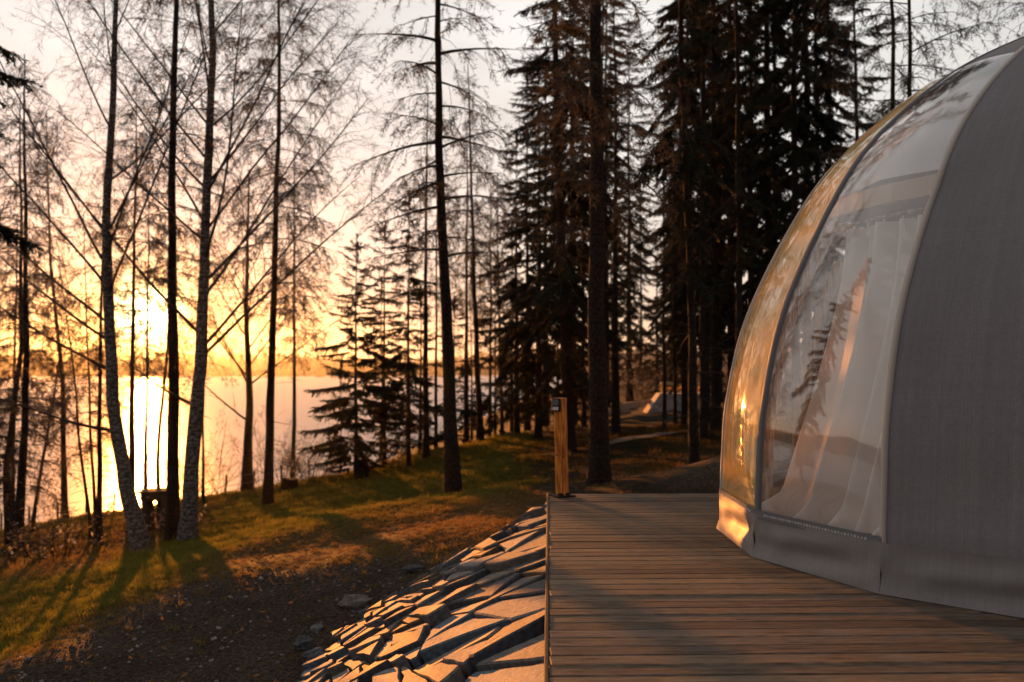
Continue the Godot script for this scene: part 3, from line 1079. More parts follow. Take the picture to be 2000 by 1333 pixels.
	# loose rocks at the toe
	var rocks := [[-1.36, -0.84, 8.75, 0.30, 0.14, 0.2], [-1.62, -0.95, 8.35, 0.12, 0.09, 0.14], [-1.66, -0.98, 8.0, 0.16, 0.12, 0.12], [-0.9, -0.6, 9.15, 0.22, 0.06, 0.10], [-1.5, -0.98, 7.7, 0.2, 0.1, 0.18]]
	for r in rocks:
		part("rock", rock_mesh(Vector3(r[3], r[4], r[5])), mats[R.randi() % 3], o).position = P(r[0], r[1] + r[4] * 0.2, r[2])

func rock_mesh(s: Vector3) -> MB:
	var mb := MB.new()
	var rows := []
	var sd := R.randf() * 100.0
	for i in 7:
		var ph := PI * i / 6.0
		var row := PackedVector3Array()
		for j in 10:
			var a := TAU * j / 9.0 if j < 9 else 0.0
			var d := Vector3(cos(a) * sin(ph), -cos(ph), -sin(a) * sin(ph))
			var k := 0.5 + 0.28 * nz.get_noise_3d(d.x * 40.0 + sd, d.y * 40.0, d.z * 40.0)
			row.append(Vector3(d.x * s.x, d.y * s.y, d.z * s.z) * k)
		rows.append(row)
	mb.sheet(rows)
	mb.n = PackedVector3Array()
	return mb

# ------------------------------------------------------------------ grass and gravel
func copies_of(called: String, mesh: Mesh, material: Material, xf: Array, cols: PackedColorArray, label: String) -> void:
	var mm := MultiMesh.new()
	mm.transform_format = MultiMesh.TRANSFORM_3D
	mm.use_colors = cols.size() > 0
	mm.mesh = mesh
	mm.instance_count = xf.size()
	var buf := PackedFloat32Array()
	for i in xf.size():
		var t: Transform3D = xf[i]
		var b := t.basis
		buf.append_array(PackedFloat32Array([b.x.x, b.y.x, b.z.x, t.origin.x, b.x.y, b.y.y, b.z.y, t.origin.y, b.x.z, b.y.z, b.z.z, t.origin.z]))
		if cols.size(): buf.append_array(PackedFloat32Array([cols[i].r, cols[i].g, cols[i].b, 1.0]))
	mm.buffer = buf
	var o := MultiMeshInstance3D.new()
	o.name = called
	o.multimesh = mm
	o.material_override = material
	add_child(o, true)
	o.set_meta("kind", "stuff")
	o.set_meta("label", label)

func build_grass() -> void:
	R.seed = 900
	var tuft := MB.new()
	for i in 22:
		var a := R.randf() * TAU
		var p := Vector3(cos(a), 0, sin(a)) * R.randf_range(0.0, 0.10)
		var l := R.randf_range(0.03, 0.085)
		var lean := Vector3(R.randf_range(-1, 1), 0, R.randf_range(-1, 1)) * 0.045
		var w := Vector3(cos(a + 1.5 + R.randf()), 0, sin(a + 1.5 + R.randf())) * R.randf_range(0.003, 0.0055)
		var m := p + lean * 0.4 + Vector3(0, l * 0.6, 0)
		tuft.v.append_array(PackedVector3Array([p - w, p + w, m + w * 0.7, p - w, m + w * 0.7, m - w * 0.7, m - w * 0.7, m + w * 0.7, p + lean + Vector3(0, l, 0)]))
	var mesh := tuft.mesh()
	var xf := []
	var cols := PackedColorArray()
	for i in 70000:
		var z := 7.0 + 19.0 * pow(R.randf(), 1.15)
		var x := R.randf_range(-0.56 * z, 0.25 * z + 0.2)
		var g := gravel(x, z)
		if g > 0.9 and R.randf() > 0.05 or g <= 0.9 and R.randf() < g * 1.02: continue
		if x > 0.2 and z < 10.3: continue
		if forest(x, z) > 0.6 and R.randf() < 0.8: continue
		if x > 1.5 and z < 13.6 and R.randf() < 0.8: continue
		var li := litter(x, z)
		if R.randf() < li * 0.75: continue
		var d := dry(x, z)
		if g > 0.2: d = 0.55 + 0.3 * R.randf()
		var patch := nz.get_noise_2d(x * 18.0 + 7.0, z * 18.0)
		var s := R.randf_range(0.55, 1.15) * lerpf(1.0, 0.6, d) * (1.7 if R.randf() < 0.07 else 1.0) * (1.0 + 0.5 * patch) * lerpf(0.65, 1.1, smoothstep(10.0, 22.0, z))
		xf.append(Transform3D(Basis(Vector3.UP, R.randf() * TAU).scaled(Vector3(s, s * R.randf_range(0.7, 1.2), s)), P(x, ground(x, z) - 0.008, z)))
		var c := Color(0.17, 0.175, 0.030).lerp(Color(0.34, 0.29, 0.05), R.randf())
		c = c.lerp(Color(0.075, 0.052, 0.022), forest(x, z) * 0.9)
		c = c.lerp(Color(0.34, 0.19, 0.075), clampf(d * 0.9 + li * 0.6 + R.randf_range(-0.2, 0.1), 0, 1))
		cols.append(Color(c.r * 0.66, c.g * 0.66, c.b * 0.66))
	copies_of("grass", mesh, M.grass, xf, cols, "short patchy lakeside grass, green and dry")
	# pebbles
	var pb := rock_mesh(Vector3(1, 0.55, 0.8)).mesh()
	xf = []
	cols = PackedColorArray()
	for i in 26000:
		var z := 4.5 + 8.0 * R.randf()
		var x := R.randf_range(-4.6, 0.3)
		var g := gravel(x, z)
		if R.randf() > pow(g, 2.0) * 0.9 + 0.02: continue
		var s := 0.009 + 0.024 * pow(R.randf(), 4.0)
		if R.randf() < 0.006: s = R.randf_range(0.035, 0.06)
		xf.append(Transform3D(Basis.from_euler(Vector3(R.randf_range(-0.4, 0.4), R.randf() * TAU, R.randf_range(-0.4, 0.4))).scaled(Vector3(s, s, s)), P(x, ground(x, z) + s * 0.12, z)))
		var k := 0.04 + 0.05 * R.randf()
		if R.randf() < 0.05 or s > 0.03: k = R.randf_range(0.10, 0.27)
		k *= 1.25
		cols.append(Color(k * 0.80, k * 0.66, k * 0.57))
	copies_of("gravel", pb, M.pebble, xf, cols, "dark loose gravel with pale pebbles")
	# fallen leaves
	var lf := MB.new()
	lf.v.append_array(PackedVector3Array([Vector3(-0.5, 0.06, 0), Vector3(0, 0, 0.22), Vector3(0.1, 0, -0.2), Vector3(0.5, 0.12, 0), Vector3(0.1, 0, -0.2), Vector3(0, 0, 0.22)]))
	var lfm := lf.mesh()
	xf = []
	cols = PackedColorArray()
	for i in 9000:
		var z := R.randf_range(7.0, 23.0)
		var x := R.randf_range(-0.56 * z, 0.5)
		var k := litter(x, z) + 0.06
		if R.randf() > k: continue
		var s := R.randf_range(0.03, 0.075)
		xf.append(Transform3D(Basis.from_euler(Vector3(R.randf_range(-0.9, 0.9), R.randf() * TAU, R.randf_range(-0.7, 0.7))).scaled(Vector3(s, s, s)), P(x, ground(x, z) + R.randf_range(0.01, 0.06), z)))
		cols.append(Color(0.34, 0.14, 0.04).lerp(Color(0.22, 0.11, 0.05), R.randf()))
	copies_of("fallen_leaves", lfm, M.leaf, xf, cols, "brown fallen leaves under the lakeside trees")

# ------------------------------------------------------------------ far things
func build_far() -> void:
	var lake := MB.new()
	var rows := []
	for i in 2:
		var row := PackedVector3Array()
		for j in 2:
			row.append(P(-2600.0 + 5200.0 * j, LAKE_Y, -900.0 + 3400.0 * i))
		rows.append(row)
	lake.sheet(rows)
	struct_part("lake", lake, M.water, "calm lake shining in the low sun")
	# far shore: wooded hills round the lake
	var hl := MB.new()
	var hr := []
	var wd := []
	for i in 9:
		var row := PackedVector3Array()
		for j in 161:
			var az := deg_to_rad(-150.0 + 220.0 * j / 160.0)
			var t := i / 8.0
			var near := 1000.0 + 120.0 * nz.get_noise_1d(j * 3.0)
			if rad_to_deg(az) < -40.0: near = lerpf(near, 520.0, smoothstep(-40.0, -75.0, rad_to_deg(az)))
			var d := near + 900.0 * t
			var top := 24.0 + 34.0 * (0.5 + nz.get_noise_1d(j * 2.1 + 400.0)) + 22.0 * smoothstep(-30.0, -60.0, rad_to_deg(az))
			var y := LAKE_Y - 1.0 + top * smoothstep(0.0, 0.9, t) + 2.0 * nz.get_noise_2d(j * 30.0, i * 40.0) * minf(1.0, t * 4.0)
			row.append(P(sin(az) * d, y, cos(az) * d))
		hr.append(row)
	hl.sheet(hr)
	struct_part("far_hills", hl, M.far_wood, "low wooded hills on the far shore of the lake")
	# treetops of the far shore wood, as one mass
	R.seed = 31
	var tm := MB.new()
	for i in 5200:
		var f := R.randf() * 160.0
		var az := deg_to_rad(-150.0 + 220.0 * f / 160.0)
		var j := int(f)
		var t := pow(R.randf(), 2.0)
		var ii := mini(int(t * 8.0), 7)
		var p: Vector3 = hr[ii][j].lerp(hr[ii + 1][mini(j + 1, 160)], t * 8.0 - ii)
		var h := R.randf_range(6.0, 15.0)
		var w := R.randf_range(2.5, 6.0)
		var a := R.randf() * TAU
		var base := p + Vector3(0, -1, 0)
		var b := []
		for q in 5:
			b.append(p + Vector3(cos(a + TAU * q / 5.0) * w * R.randf_range(0.7, 1.2), h * R.randf_range(0.3, 0.6), sin(a + TAU * q / 5.0) * w))
		var top := p + Vector3(R.randf_range(-1, 1), h, R.randf_range(-1, 1))
		for q in 5:
			tm.tri(b[q], top, b[(q + 1) % 5])
			tm.tri(b[q], b[(q + 1) % 5], base)
	var o := part("far_shore_wood", tm, M.far_wood, self, true)
	o.set_meta("label", "hazy belt of trees along the far shore")

func build_right_bank() -> void:
	# footpath behind the trees
	var pm := MB.new()
	var rows := []
	var line := [[1.7, 20.0], [2.4, 20.7], [3.2, 21.5], [4.1, 22.6], [5.2, 23.8], [6.5, 25.0], [9.0, 27.0]]
	for k in 25:
		var f := k / 24.0 * (line.size() - 1)
		var i := mini(int(f), line.size() - 2)
		var x: float = lerpf(line[i][0], line[i + 1][0], f - i)
		var z: float = lerpf(line[i][1], line[i + 1][1], f - i)
		var row := PackedVector3Array()
		for j in 5:
			var zz := z + (j - 2) * 0.28 * lerpf(0.5, 1.0, minf(1.0, k / 6.0))
			row.append(P(x, ground(x, zz) + 0.03, zz))
		rows.append(row)
	var flipped := []
	for r in rows: flipped.append(r)
	pm.sheet(flipped)
	struct_part("path", pm, M.path, "pale footpath crossing the slope behind the trees")
	# second terrace beyond: pale stone ramp with a wooden bench rail
	var bx := 5.05
	var bz := 32.0
	var gy := ground(bx, bz, false) - 0.05
	var w := thing("stone_ramp", "pale stone wall with sloped end beyond the trees, catching the sun", "wall", P(bx, gy, bz))
	var wm := MB.new()
	var f := [Vector3(-0.75, 0, 0.25), Vector3(1.1, 0, 0.25), Vector3(1.1, 0.62, 0.1), Vector3(-0.30, 0.62, 0.1)]
	var g := [Vector3(-0.75, 0, -0.8), Vector3(1.1, 0, -0.8), Vector3(1.1, 0.62, -0.8), Vector3(-0.30, 0.62, -0.8)]
	wm.quad(f[0], f[1], f[2], f[3]); wm.quad(g[1], g[0], g[3], g[2])
	wm.quad(f[3], f[2], g[2], g[3]); wm.quad(g[0], f[0], f[3], g[3]); wm.quad(f[1], g[1], g[2], f[2])
	part("wall", wm, M.pale_stone, w)
	for i in 9:
		var st := MB.new()
		st.box(Vector3(-0.5 + 0.19 * i, 0.12 + 0.17 * (i % 3), 0.235 - 0.04 * (i % 3)), Vector3(0.17, 0.12, 0.05), Basis(Vector3.FORWARD, 0.1 * sin(i * 3.0)), 0.02)
		part("stone", st, M.pale_stone, w)
	var rl := thing("wooden_railing", "sunlit two board wooden railing standing on the pale stone wall", "railing", P(bx, gy + 0.62, bz))
	for i in 3:
		var p2 := MB.new(); p2.box(Vector3(-0.2 + 0.6 * i, 0.17, -0.05), Vector3(0.06, 0.36, 0.06), Basis(), 0.006)
		part("post", p2, M.rail_wood, rl)
	for i in 2:
		var b2 := MB.new(); b2.box(Vector3(0.42, 0.13 + 0.17 * i, 0.03), Vector3(1.4, 0.14, 0.035), Basis(Vector3.FORWARD, 0.03) * Basis(Vector3.RIGHT, -0.75), 0.006)
		part("rail", b2, M.rail_wood, rl)
	# steps in the slope to the left of it
	var sp := thing("log_steps", "low pale timber steps climbing the slope left of the stone wall", "steps", P(3.3, ground(3.3, 31.0, false), 31.0))
	for i in 4:
		var s2 := MB.new(); s2.box(Vector3(0.28 * i - 0.2, 0.06 + 0.09 * i, -0.5 * i), Vector3(1.3, 0.12, 0.16), Basis(Vector3.UP, 0.35) * Basis(Vector3.FORWARD, -0.12), 0.02)
		part("step", s2, M.pale_wood, sp)

func build_left_things() -> void:
	var tx := -6.72
	var tz := 18.9
	var t := thing("picnic_table", "small dark wooden table between the lakeside trunks", "table", P(tx, ground(tx, tz, false), tz))
	for i in 3:
		var b := MB.new(); b.box(Vector3(0.02, 0.735, -0.22 + 0.2 * i), Vector3(0.66, 0.035, 0.18), Basis(Vector3.FORWARD, -0.04), 0.006)
		part("plank", b, M.old_wood, t)
	var ap := MB.new(); ap.box(Vector3(0, 0.64, 0), Vector3(0.5, 0.15, 0.4), Basis(), 0.01)
	part("apron", ap, M.old_wood, t)
	for s in [-1.0, 1.0]:
		var l := MB.new(); l.box(Vector3(s * 0.16, 0.29, 0), Vector3(0.1, 0.6, 0.36), Basis(Vector3.FORWARD, s * 0.08), 0.01)
		part("leg", l, M.old_wood, t)
	# wire fence on the brow above the water
	var f := thing("wire_fence", "low wire fence on thin stakes along the brow above the lake", "fence", P(-10.5, 0, 22.4))
	var tops := []
	for i in 12:
		var x := -11.4 + 0.62 * i
		var z := 22.3 + 0.02 * i
		var y := ground(x, z, false)
		var s := MB.new(); s.box(P(x + 10.5, y + 0.2, z - 22.4), Vector3(0.035, 0.55, 0.035), Basis(Vector3.FORWARD, 0.06 * sin(i * 5.0)), 0.004)
		part("stake", s, M.old_wood, f)
		tops.append(P(x + 10.5, y + 0.4, z - 22.4))
	for q in 2:
		var pts := PackedVector3Array()
		for p in tops: pts.append(p + Vector3(0, -0.18 * q, 0))
		var wm := MB.new(); wm.tube(pts, taper(12, 0.006, 0.006), 4, false)
		part("wire", wm, M.steel_dark, f)
	R.seed = 12
	var sx := -4.95
	var sz := 22.2
	var st := thing("tree_stump", "low dark stump on the grassy brow above the water", "stump", P(sx, ground(sx, sz, false), sz))
	var sm := MB.new()
	sm.tube(PackedVector3Array([Vector3(0, -0.1, 0), Vector3(0, 0.06, 0), Vector3(0.01, 0.17, 0)]), PackedFloat32Array([0.24, 0.19, 0.17]), 11)
	part("stump", sm, M.bark, st)
	# bare shrubs and brambles
	shrub("tangled leafless bramble at the left edge below the dark trunks", -9.3, 17.6, 1.5, 34, 1.0)
	shrub("wide bramble with a few brown leaves left of the leaning birch", -7.9, 17.2, 0.9, 40, 1.25)
	shrub("low brown bramble between the leaning birch and the dark trunk", -6.15, 18.0, 0.6, 24, 0.7)
	shrub("bare twiggy shrub above the water left of the small spruce", -4.55, 22.9, 1.0, 20, 0.9)
	shrub("bare shrub leaning over the lake behind the white birch", -6.9, 23.6, 1.9, 22, 1.0)
	shrub("bare bush on the brow between the forked tree and the fan shaped larch", -5.45, 23.5, 1.7, 34, 0.9)
	shrub("bare bush on the brow behind the small table and dark trunk", -7.7, 23.4, 1.6, 30, 0.9)
	shrub("low bare bush on the brow by the stump", -4.7, 23.3, 0.9, 22, 0.7)
	shrub("thin bare bush among the young spruces on the brow", -2.75, 22.4, 1.2, 16, 0.6)
	shrub("brown thicket low behind the footpath's left end", 6.0, 45.0, 2.2, 60, 2.2)
	shrub("brown thicket behind the pale stone wall", 6.4, 41.0, 2.6, 70, 2.6)
	shrub("brown thicket right of the pale stone wall", 7.4, 36.0, 1.8, 50, 1.6)
	shrub("dry grassy bush beside the deck's heap of earth", 4.3, 14.0, 1.1, 60, 0.8, true)

func shrub(label: String, x: float, z: float, h: float, count: int, wide: float, grassy := false) -> void:
	R.seed = hash(label)
	var o := thing("shrub", label, "shrub", P(x, ground(x, z, false), z))
	var wood := MB.new()
	var tw_ := MB.new()
	var lv := MB.new()
	for i in count:
		var a := R.randf() * TAU
		var p0 := Vector3(cos(a), 0, sin(a)) * wide * R.randf() * 0.7
		var pts := limb_points(p0, a + R.randf_range(-0.7, 0.7), R.randf_range(0.7, 1.45), h * R.randf_range(0.5, 1.15), 5, -0.3, 0.12, -0.3)
		wood.tube(pts, taper(6, 0.009, 0.003), 3, false)
		for k in 5:
			var u := R.randf_range(0.25, 1.0)
			spray_at(tw_, spray_bare[R.randi() % 3], at_t(pts, u), dir_t(pts, u) + Vector3(R.randf_range(-0.8, 0.8), R.randf_range(-0.3, 0.5), R.randf_range(-0.8, 0.8)), R.randf_range(0.35, 0.8) * minf(1.0, h))
			if not grassy and (h < 1.6 or z > 30.0):
				var q := at_t(pts, u) + Vector3(R.randf_range(-0.15, 0.15), R.randf_range(-0.1, 0.1), R.randf_range(-0.15, 0.15))
				var e := Vector3(R.randf_range(-1, 1), R.randf_range(-0.6, 0.6), R.randf_range(-1, 1)).normalized() * 0.05
				var g := e.cross(Vector3(0.3, 1, 0.2)).normalized() * 0.022
				lv.v.append_array(PackedVector3Array([q - e, q + g, q + e, q - e, q + e, q - g]))
	part("stems", wood, M.twig, o, true)
	part("twigs", tw_, M.dry_twig if grassy else M.larch_twig, o, true)
	if lv.v.size(): part("leaves", lv, M.leaf_plain, o, true)

func build_trees() -> void:
	# --- lakeside group on the left
	birch("birch_tree", "leaning birch whose trunk bends left then forks upward, nearest the sun", -6.12, 16.5, 12.5, 0.145, {
		"bends": [[1.1, -0.28, 0.0], [2.4, -0.54, 0.1], [3.9, -0.66, 0.2], [5.6, -0.70, 0.2], [9.0, -0.58, 0.2], [12.5, -0.5, 0.2]], "cs": 3.6, "limbs": 9, "dens": 0.8,
		"given": [[4.6, PI * 0.98, 1.05, 5.5], [4.3, PI * 1.05, 0.85, 4.6], [3.7, PI * 0.93, 0.7, 3.6], [2.9, PI * 1.02, 0.45, 3.0], [4.9, 0.3, 1.15, 4.0], [5.2, 5.9, 1.2, 4.4], [3.4, PI, 0.6, 3.4], [1.9, PI * 1.0, 0.12, 2.2]]})
	birch("birch_tree", "pale white barked birch with upswept limbs in the lakeside group", -5.46, 16.8, 14.0, 0.148, {
		"bends": [[0.9, 0.05, 0.0], [3.0, 0.22, 0.0], [6.5, 0.27, 0.1], [9.0, 0.31, 0.1], [14.0, 0.35, 0.1]], "cs": 3.0, "limbs": 18, "dens": 0.9,
		"given": [[3.05, 0.15, 0.72, 4.4], [3.2, 6.1, 0.85, 3.6], [4.3, 0.1, 0.8, 4.2], [5.2, 0.2, 0.85, 4.0], [6.0, 6.2, 0.9, 3.6], [5.0, PI * 0.95, 0.75, 3.2], [5.9, PI * 1.05, 0.8, 3.6], [7.0, PI, 0.9, 3.6], [2.2, PI * 1.05, 0.35, 1.7]]})
	birch("alder_tree", "slender forked leafless tree standing over the water behind the birch", -6.08, 22.9, 7.4, 0.13, {
		"bark": M.bark, "bends": [[2.0, 0.02, 0.0], [4.0, -0.05, 0.0], [7.4, 0.0, 0.0]], "cs": 2.2, "limbs": 14, "spread": 0.9, "dens": 0.55,
		"given": [[2.4, 0.0, 0.7, 2.6], [2.6, PI, 0.85, 2.8], [1.6, PI * 0.95, 0.55, 1.9], [3.2, 0.3, 0.9, 2.8]]})
	larch("larch_tree", "tall straight dark trunk glowing orange just right of the sun", -5.84, 17.2, 15.0, 0.125, {"cs": 4.2, "cr": 1.5, "gap": 0.17, "dens": 1.0, "bends": [[5.0, -0.05, 0.0], [15.0, 0.0, 0.0]]})
	larch("larch_tree", "straight dark larch right of the white birch, twigs spread like a fan", -4.89, 20.0, 13.5, 0.105, {"cs": 3.6, "cr": 1.75, "gap": 0.13, "dens": 1.05, "bends": [[4.0, 0.10, 0.0], [9.0, 0.16, 0.0], [13.5, 0.16, 0.0]]})
	larch("larch_tree", "thin larch with dark twig bunches directly in front of the sun", -8.0, 21.0, 9.0, 0.085, {"cs": 3.2, "cr": 1.25, "gap": 0.13, "dens": 1.0})
	larch("larch_tree", "slender slightly crooked trunk over the water, fifth from the left edge", -10.3, 23.0, 9.5, 0.085, {"cs": 2.6, "cr": 1.2, "gap": 0.18, "dens": 0.8, "bends": [[3.2, -0.10, 0.0], [6.0, -0.38, 0.0], [9.5, -0.55, 0.0]]})
	larch("bare_sapling", "short thin trunk close left of the leaning birch's foot", -7.52, 18.2, 7.0, 0.065, {"cs": 1.8, "cr": 0.9, "gap": 0.22, "dens": 0.8})
	larch("bare_sapling", "thin crooked sapling behind the small table, leaning right", -7.05, 20.0, 7.0, 0.055, {"cs": 3.4, "cr": 0.8, "gap": 0.2, "dens": 0.7, "bends": [[1.2, -0.06, 0.0], [3.6, 0.14, 0.0], [7.0, 0.2, 0.0]]})
	larch("bare_sapling", "thin pole leaning right across the water near the left edge", -10.1, 21.0, 5.2, 0.05, {"cs": 2.6, "cr": 0.7, "gap": 0.2, "dens": 0.7, "bends": [[3.2, 0.46, 0.0], [5.2, 0.8, 0.0]]})
	larch("bare_tree", "dark upright trunk near the left edge wrapped in twigs", -9.38, 19.0, 9.5, 0.10, {"cs": 1.2, "cr": 1.2, "gap": 0.12, "dens": 0.9, "bends": [[3.0, 0.08, 0.0], [9.5, 0.0, 0.0]]})
	larch("bare_tree", "dark twisted trunk at the very left edge of the view", -9.95, 19.8, 9.0, 0.09, {"cs": 1.0, "cr": 1.1, "gap": 0.12, "dens": 0.9, "bends": [[1.5, -0.1, 0.0], [4.0, 0.15, 0.0], [9.0, 0.1, 0.0]]})
	larch("bare_tree", "thin bare tree behind the leaning birch, faint against the glow", -9.0, 24.5, 8.5, 0.07, {"cs": 2.4, "cr": 1.2, "gap": 0.16, "dens": 0.8})
	larch("bare_tree", "thin bare tree far left, faint against the lake", -12.0, 24.0, 8.0, 0.07, {"cs": 1.6, "cr": 1.2, "gap": 0.15, "dens": 0.8})
	larch("bare_sapling", "slim upright sapling midway between the left edge and the leaning birch", -8.55, 20.5, 6.5, 0.045, {"cs": 2.0, "cr": 0.7, "gap": 0.2, "dens": 0.8, "bends": [[3.0, -0.16, 0.0], [6.5, -0.3, 0.0]]})
	larch("bare_sapling", "thin forked sapling just left of the short thin trunk, leaning left", -8.0, 19.0, 5.6, 0.04, {"cs": 1.6, "cr": 0.7, "gap": 0.2, "dens": 0.8, "bends": [[2.4, -0.3, 0.0], [5.6, -0.7, 0.0]]})
	larch("bare_sapling", "thin pole between the leaning birch and the glowing straight trunk", -6.75, 21.8, 7.5, 0.04, {"cs": 2.8, "cr": 0.7, "gap": 0.2, "dens": 0.8})
	larch("bare_tree", "thin larch showing behind the white birch's upper limbs", -5.6, 25.5, 9.5, 0.075, {"cs": 3.6, "cr": 1.1, "gap": 0.15, "dens": 0.9})
	spruce("spruce_tree", "dark little spruce at the left edge among the twisted trunks", -11.2, 21.5, 4.6, 0.07, {"cs": 1.8, "cr": 0.8, "skip": 0.3})
	spruce("spruce_tree", "big spruce near the camera, only branch tips show at top left", -7.35, 11.6, 12.5, 0.2, {"cs": 2.6, "prune": true, "cr": 2.0, "droop": 0.25, "skip": 0.08, "taper": 0.6, "bends": [[12.5, 0.1, 0.0]]})
	# --- middle group
	spruce("spruce_tree", "short bushy spruce right of the open water, green to the ground", -3.5, 22.4, 5.3, 0.065, {"cs": 0.15, "cr": 1.25, "skip": 0.05, "gap": 0.7, "dens": 1.5, "taper": 0.75})
	spruce("spruce_tree", "slim young spruce next right of the short bushy spruce", -2.95, 23.0, 5.6, 0.06, {"cs": 0.9, "cr": 0.85, "skip": 0.2, "dens": 1.0, "taper": 0.6})
	spruce("spruce_tree", "slim ragged spruce with clumped branches and bare stem below", -2.3, 22.2, 6.1, 0.055, {"cs": 1.1, "cr": 0.85, "skip": 0.35, "dens": 1.2, "taper": 0.45, "droop": 0.1})
	larch("larch_tree", "dark straight trunk left of the tall foremost larch", -1.98, 23.0, 8.6, 0.09, {"cs": 3.6, "cr": 0.9, "gap": 0.17, "dens": 0.9})
	larch("larch_tree", "thin trunk half hidden close behind the tall foremost larch's left side", -1.95, 25.5, 8.0, 0.055, {"cs": 3.0, "cr": 0.8, "gap": 0.2, "dens": 0.8})
	larch("larch_tree", "tall foremost larch with long level limbs, curved at its foot", -0.99, 16.9, 13.0, 0.14, {"cs": 3.9, "cr": 2.0, "gap": 0.16, "dens": 0.9, "thick": 2.4, "single": true, "bends": [[2.3, -0.12, 0.0], [5.8, -0.25, 0.0], [8.4, -0.28, 0.0], [13.0, -0.28, 0.0]]})
	larch("larch_tree", "slim twin larch on the left, right of the foremost larch", -1.22, 26.5, 8.4, 0.085, {"cs": 3.2, "cr": 0.75, "gap": 0.13, "dens": 0.9})
	larch("larch_tree", "slim twin larch on the right, leaning slightly left", -0.80, 25.2, 9.6, 0.10, {"cs": 3.4, "cr": 0.8, "gap": 0.13, "dens": 0.9, "bends": [[4.0, -0.14, 0.0], [9.6, -0.32, 0.0]]})
	larch("bare_sapling", "spindly trunk right of the twin larches", -0.62, 28.0, 8.0, 0.06, {"cs": 2.8, "cr": 0.7, "gap": 0.18, "dens": 0.8})
	larch("bare_sapling", "second spindly trunk right of the twin larches, nearer the post", -0.28, 28.5, 7.6, 0.065, {"cs": 2.4, "cr": 0.8, "gap": 0.15, "dens": 0.9, "bends": [[7.6, -0.15, 0.0]]})
	spruce("spruce_tree", "small dark spruce filling the gap behind the foremost larch", -1.4, 24.2, 3.6, 0.06, {"like": "young", "cs": 0.3, "cr": 0.9, "skip": 0.15, "dens": 1.0})
	spruce("spruce_tree", "spruce with ragged crown left of the post, first of three", 0.13, 26.0, 7.8, 0.09, {"cs": 0.8, "cr": 1.15, "skip": 0.32, "taper": 0.38, "droop": 0.2})
	spruce("spruce_tree", "spruce with ragged crown left of the post, second of three", 0.45, 29.0, 10.5, 0.10, {"droop": 0.2, "cs": 0.8, "cr": 1.25, "skip": 0.32, "taper": 0.38})
	spruce("spruce_tree", "spruce with ragged crown left of the post, third of three", 0.64, 24.0, 9.2, 0.10, {"cs": 0.8, "cr": 1.15, "skip": 0.32, "taper": 0.38, "droop": 0.2})
	spruce("spruce_tree", "broad tall spruce rising behind the post to the frame's top", 1.15, 20.0, 15.5, 0.14, {"cs": 1.2, "cr": 1.15, "skip": 0.34, "taper": 0.25, "droop": 0.25, "bends": [[8.8, -0.28, 0.0], [12.5, -0.3, 0.0]]})
	larch("larch_tree", "thickest dark trunk right of the post, behind the deck", 1.10, 12.6, 15.0, 0.142, {"cs": 3.4, "cr": 1.3, "gap": 0.13, "dens": 1.0, "thick": 0.9, "bends": [[14.0, -0.06, 0.0]], "stubs": 14})
	larch("larch_tree", "slimmer trunk just right of the thickest trunk", 2.5, 24.0, 11.0, 0.11, {"cs": 3.6, "cr": 0.9, "gap": 0.18, "dens": 0.8})
	# --- right group
	spruce("spruce_tree", "drooping spruce with bare lower trunk right of the footpath", 2.56, 14.0, 14.5, 0.078, {"cs": 2.9, "cr": 0.8, "skip": 0.34, "taper": 0.25, "droop": 0.4, "bends": [[6.6, -0.16, 0.0], [11.5, -0.2, 0.0]], "stubs": 16})
	spruce("spruce_tree", "dark spruce left of the tent, trunk clear below its crown", 4.5, 22.0, 17.5, 0.12, {"like": "tall", "cs": 2.8, "cr": 1.05, "skip": 0.38, "taper": 0.22, "droop": 0.28})
	spruce("spruce_tree", "dense spruce close behind the tent's left shoulder, leftmost", 5.3, 24.0, 18.5, 0.13, {"like": "tall", "cs": 0.9, "cr": 1.2, "skip": 0.38, "taper": 0.22, "droop": 0.28})
	spruce("spruce_tree", "dense spruce behind the tent's left shoulder, middle and darkest", 5.55, 21.5, 18.0, 0.13, {"like": "tall", "cs": 1.2, "cr": 1.2, "skip": 0.38, "taper": 0.22, "droop": 0.28})
	spruce("spruce_tree", "paired spruce behind the tent, left stem of the two", 5.42, 19.0, 17.0, 0.10, {"like": "tall", "cs": 2.6, "cr": 1.05, "skip": 0.38, "taper": 0.22, "droop": 0.28})
	spruce("spruce_tree", "paired spruce behind the tent, right stem of the two", 5.95, 20.0, 17.5, 0.10, {"like": "tall", "cs": 2.6, "cr": 1.05, "skip": 0.38, "taper": 0.22, "droop": 0.28})
	larch("larch_tree", "larch with drooping limbs above the tent, left of two bare stems", 6.22, 16.0, 10.5, 0.085, {"cs": 4.0, "cr": 1.9, "gap": 0.2, "dens": 0.75, "single": true, "bends": [[10.5, -0.1, 0.0]]})
	larch("larch_tree", "larch with drooping limbs above the tent, right of two bare stems", 6.85, 17.0, 11.5, 0.085, {"cs": 4.2, "cr": 2.3, "gap": 0.2, "dens": 0.75, "single": true})
	larch("larch_tree", "larch out on the far right, limbs reaching in over the tent", 9.6, 17.5, 11.0, 0.1, {"cs": 4.0, "cr": 2.4, "gap": 0.2, "dens": 0.7})
	spruce("spruce_tree", "spruce deep in the wood between the thick trunk and the drooping spruce", 2.9, 31.5, 17, 0.12, {"like": "tall", "cs": 3.0, "cr": 1.05, "skip": 0.38, "taper": 0.22, "droop": 0.28})
	spruce("spruce_tree", "spruce deep in the wood behind the stone wall's left end", 6.3, 37.0, 18.5, 0.13, {"like": "tall", "cs": 4.6, "cr": 1.05, "skip": 0.38, "taper": 0.22, "droop": 0.28})
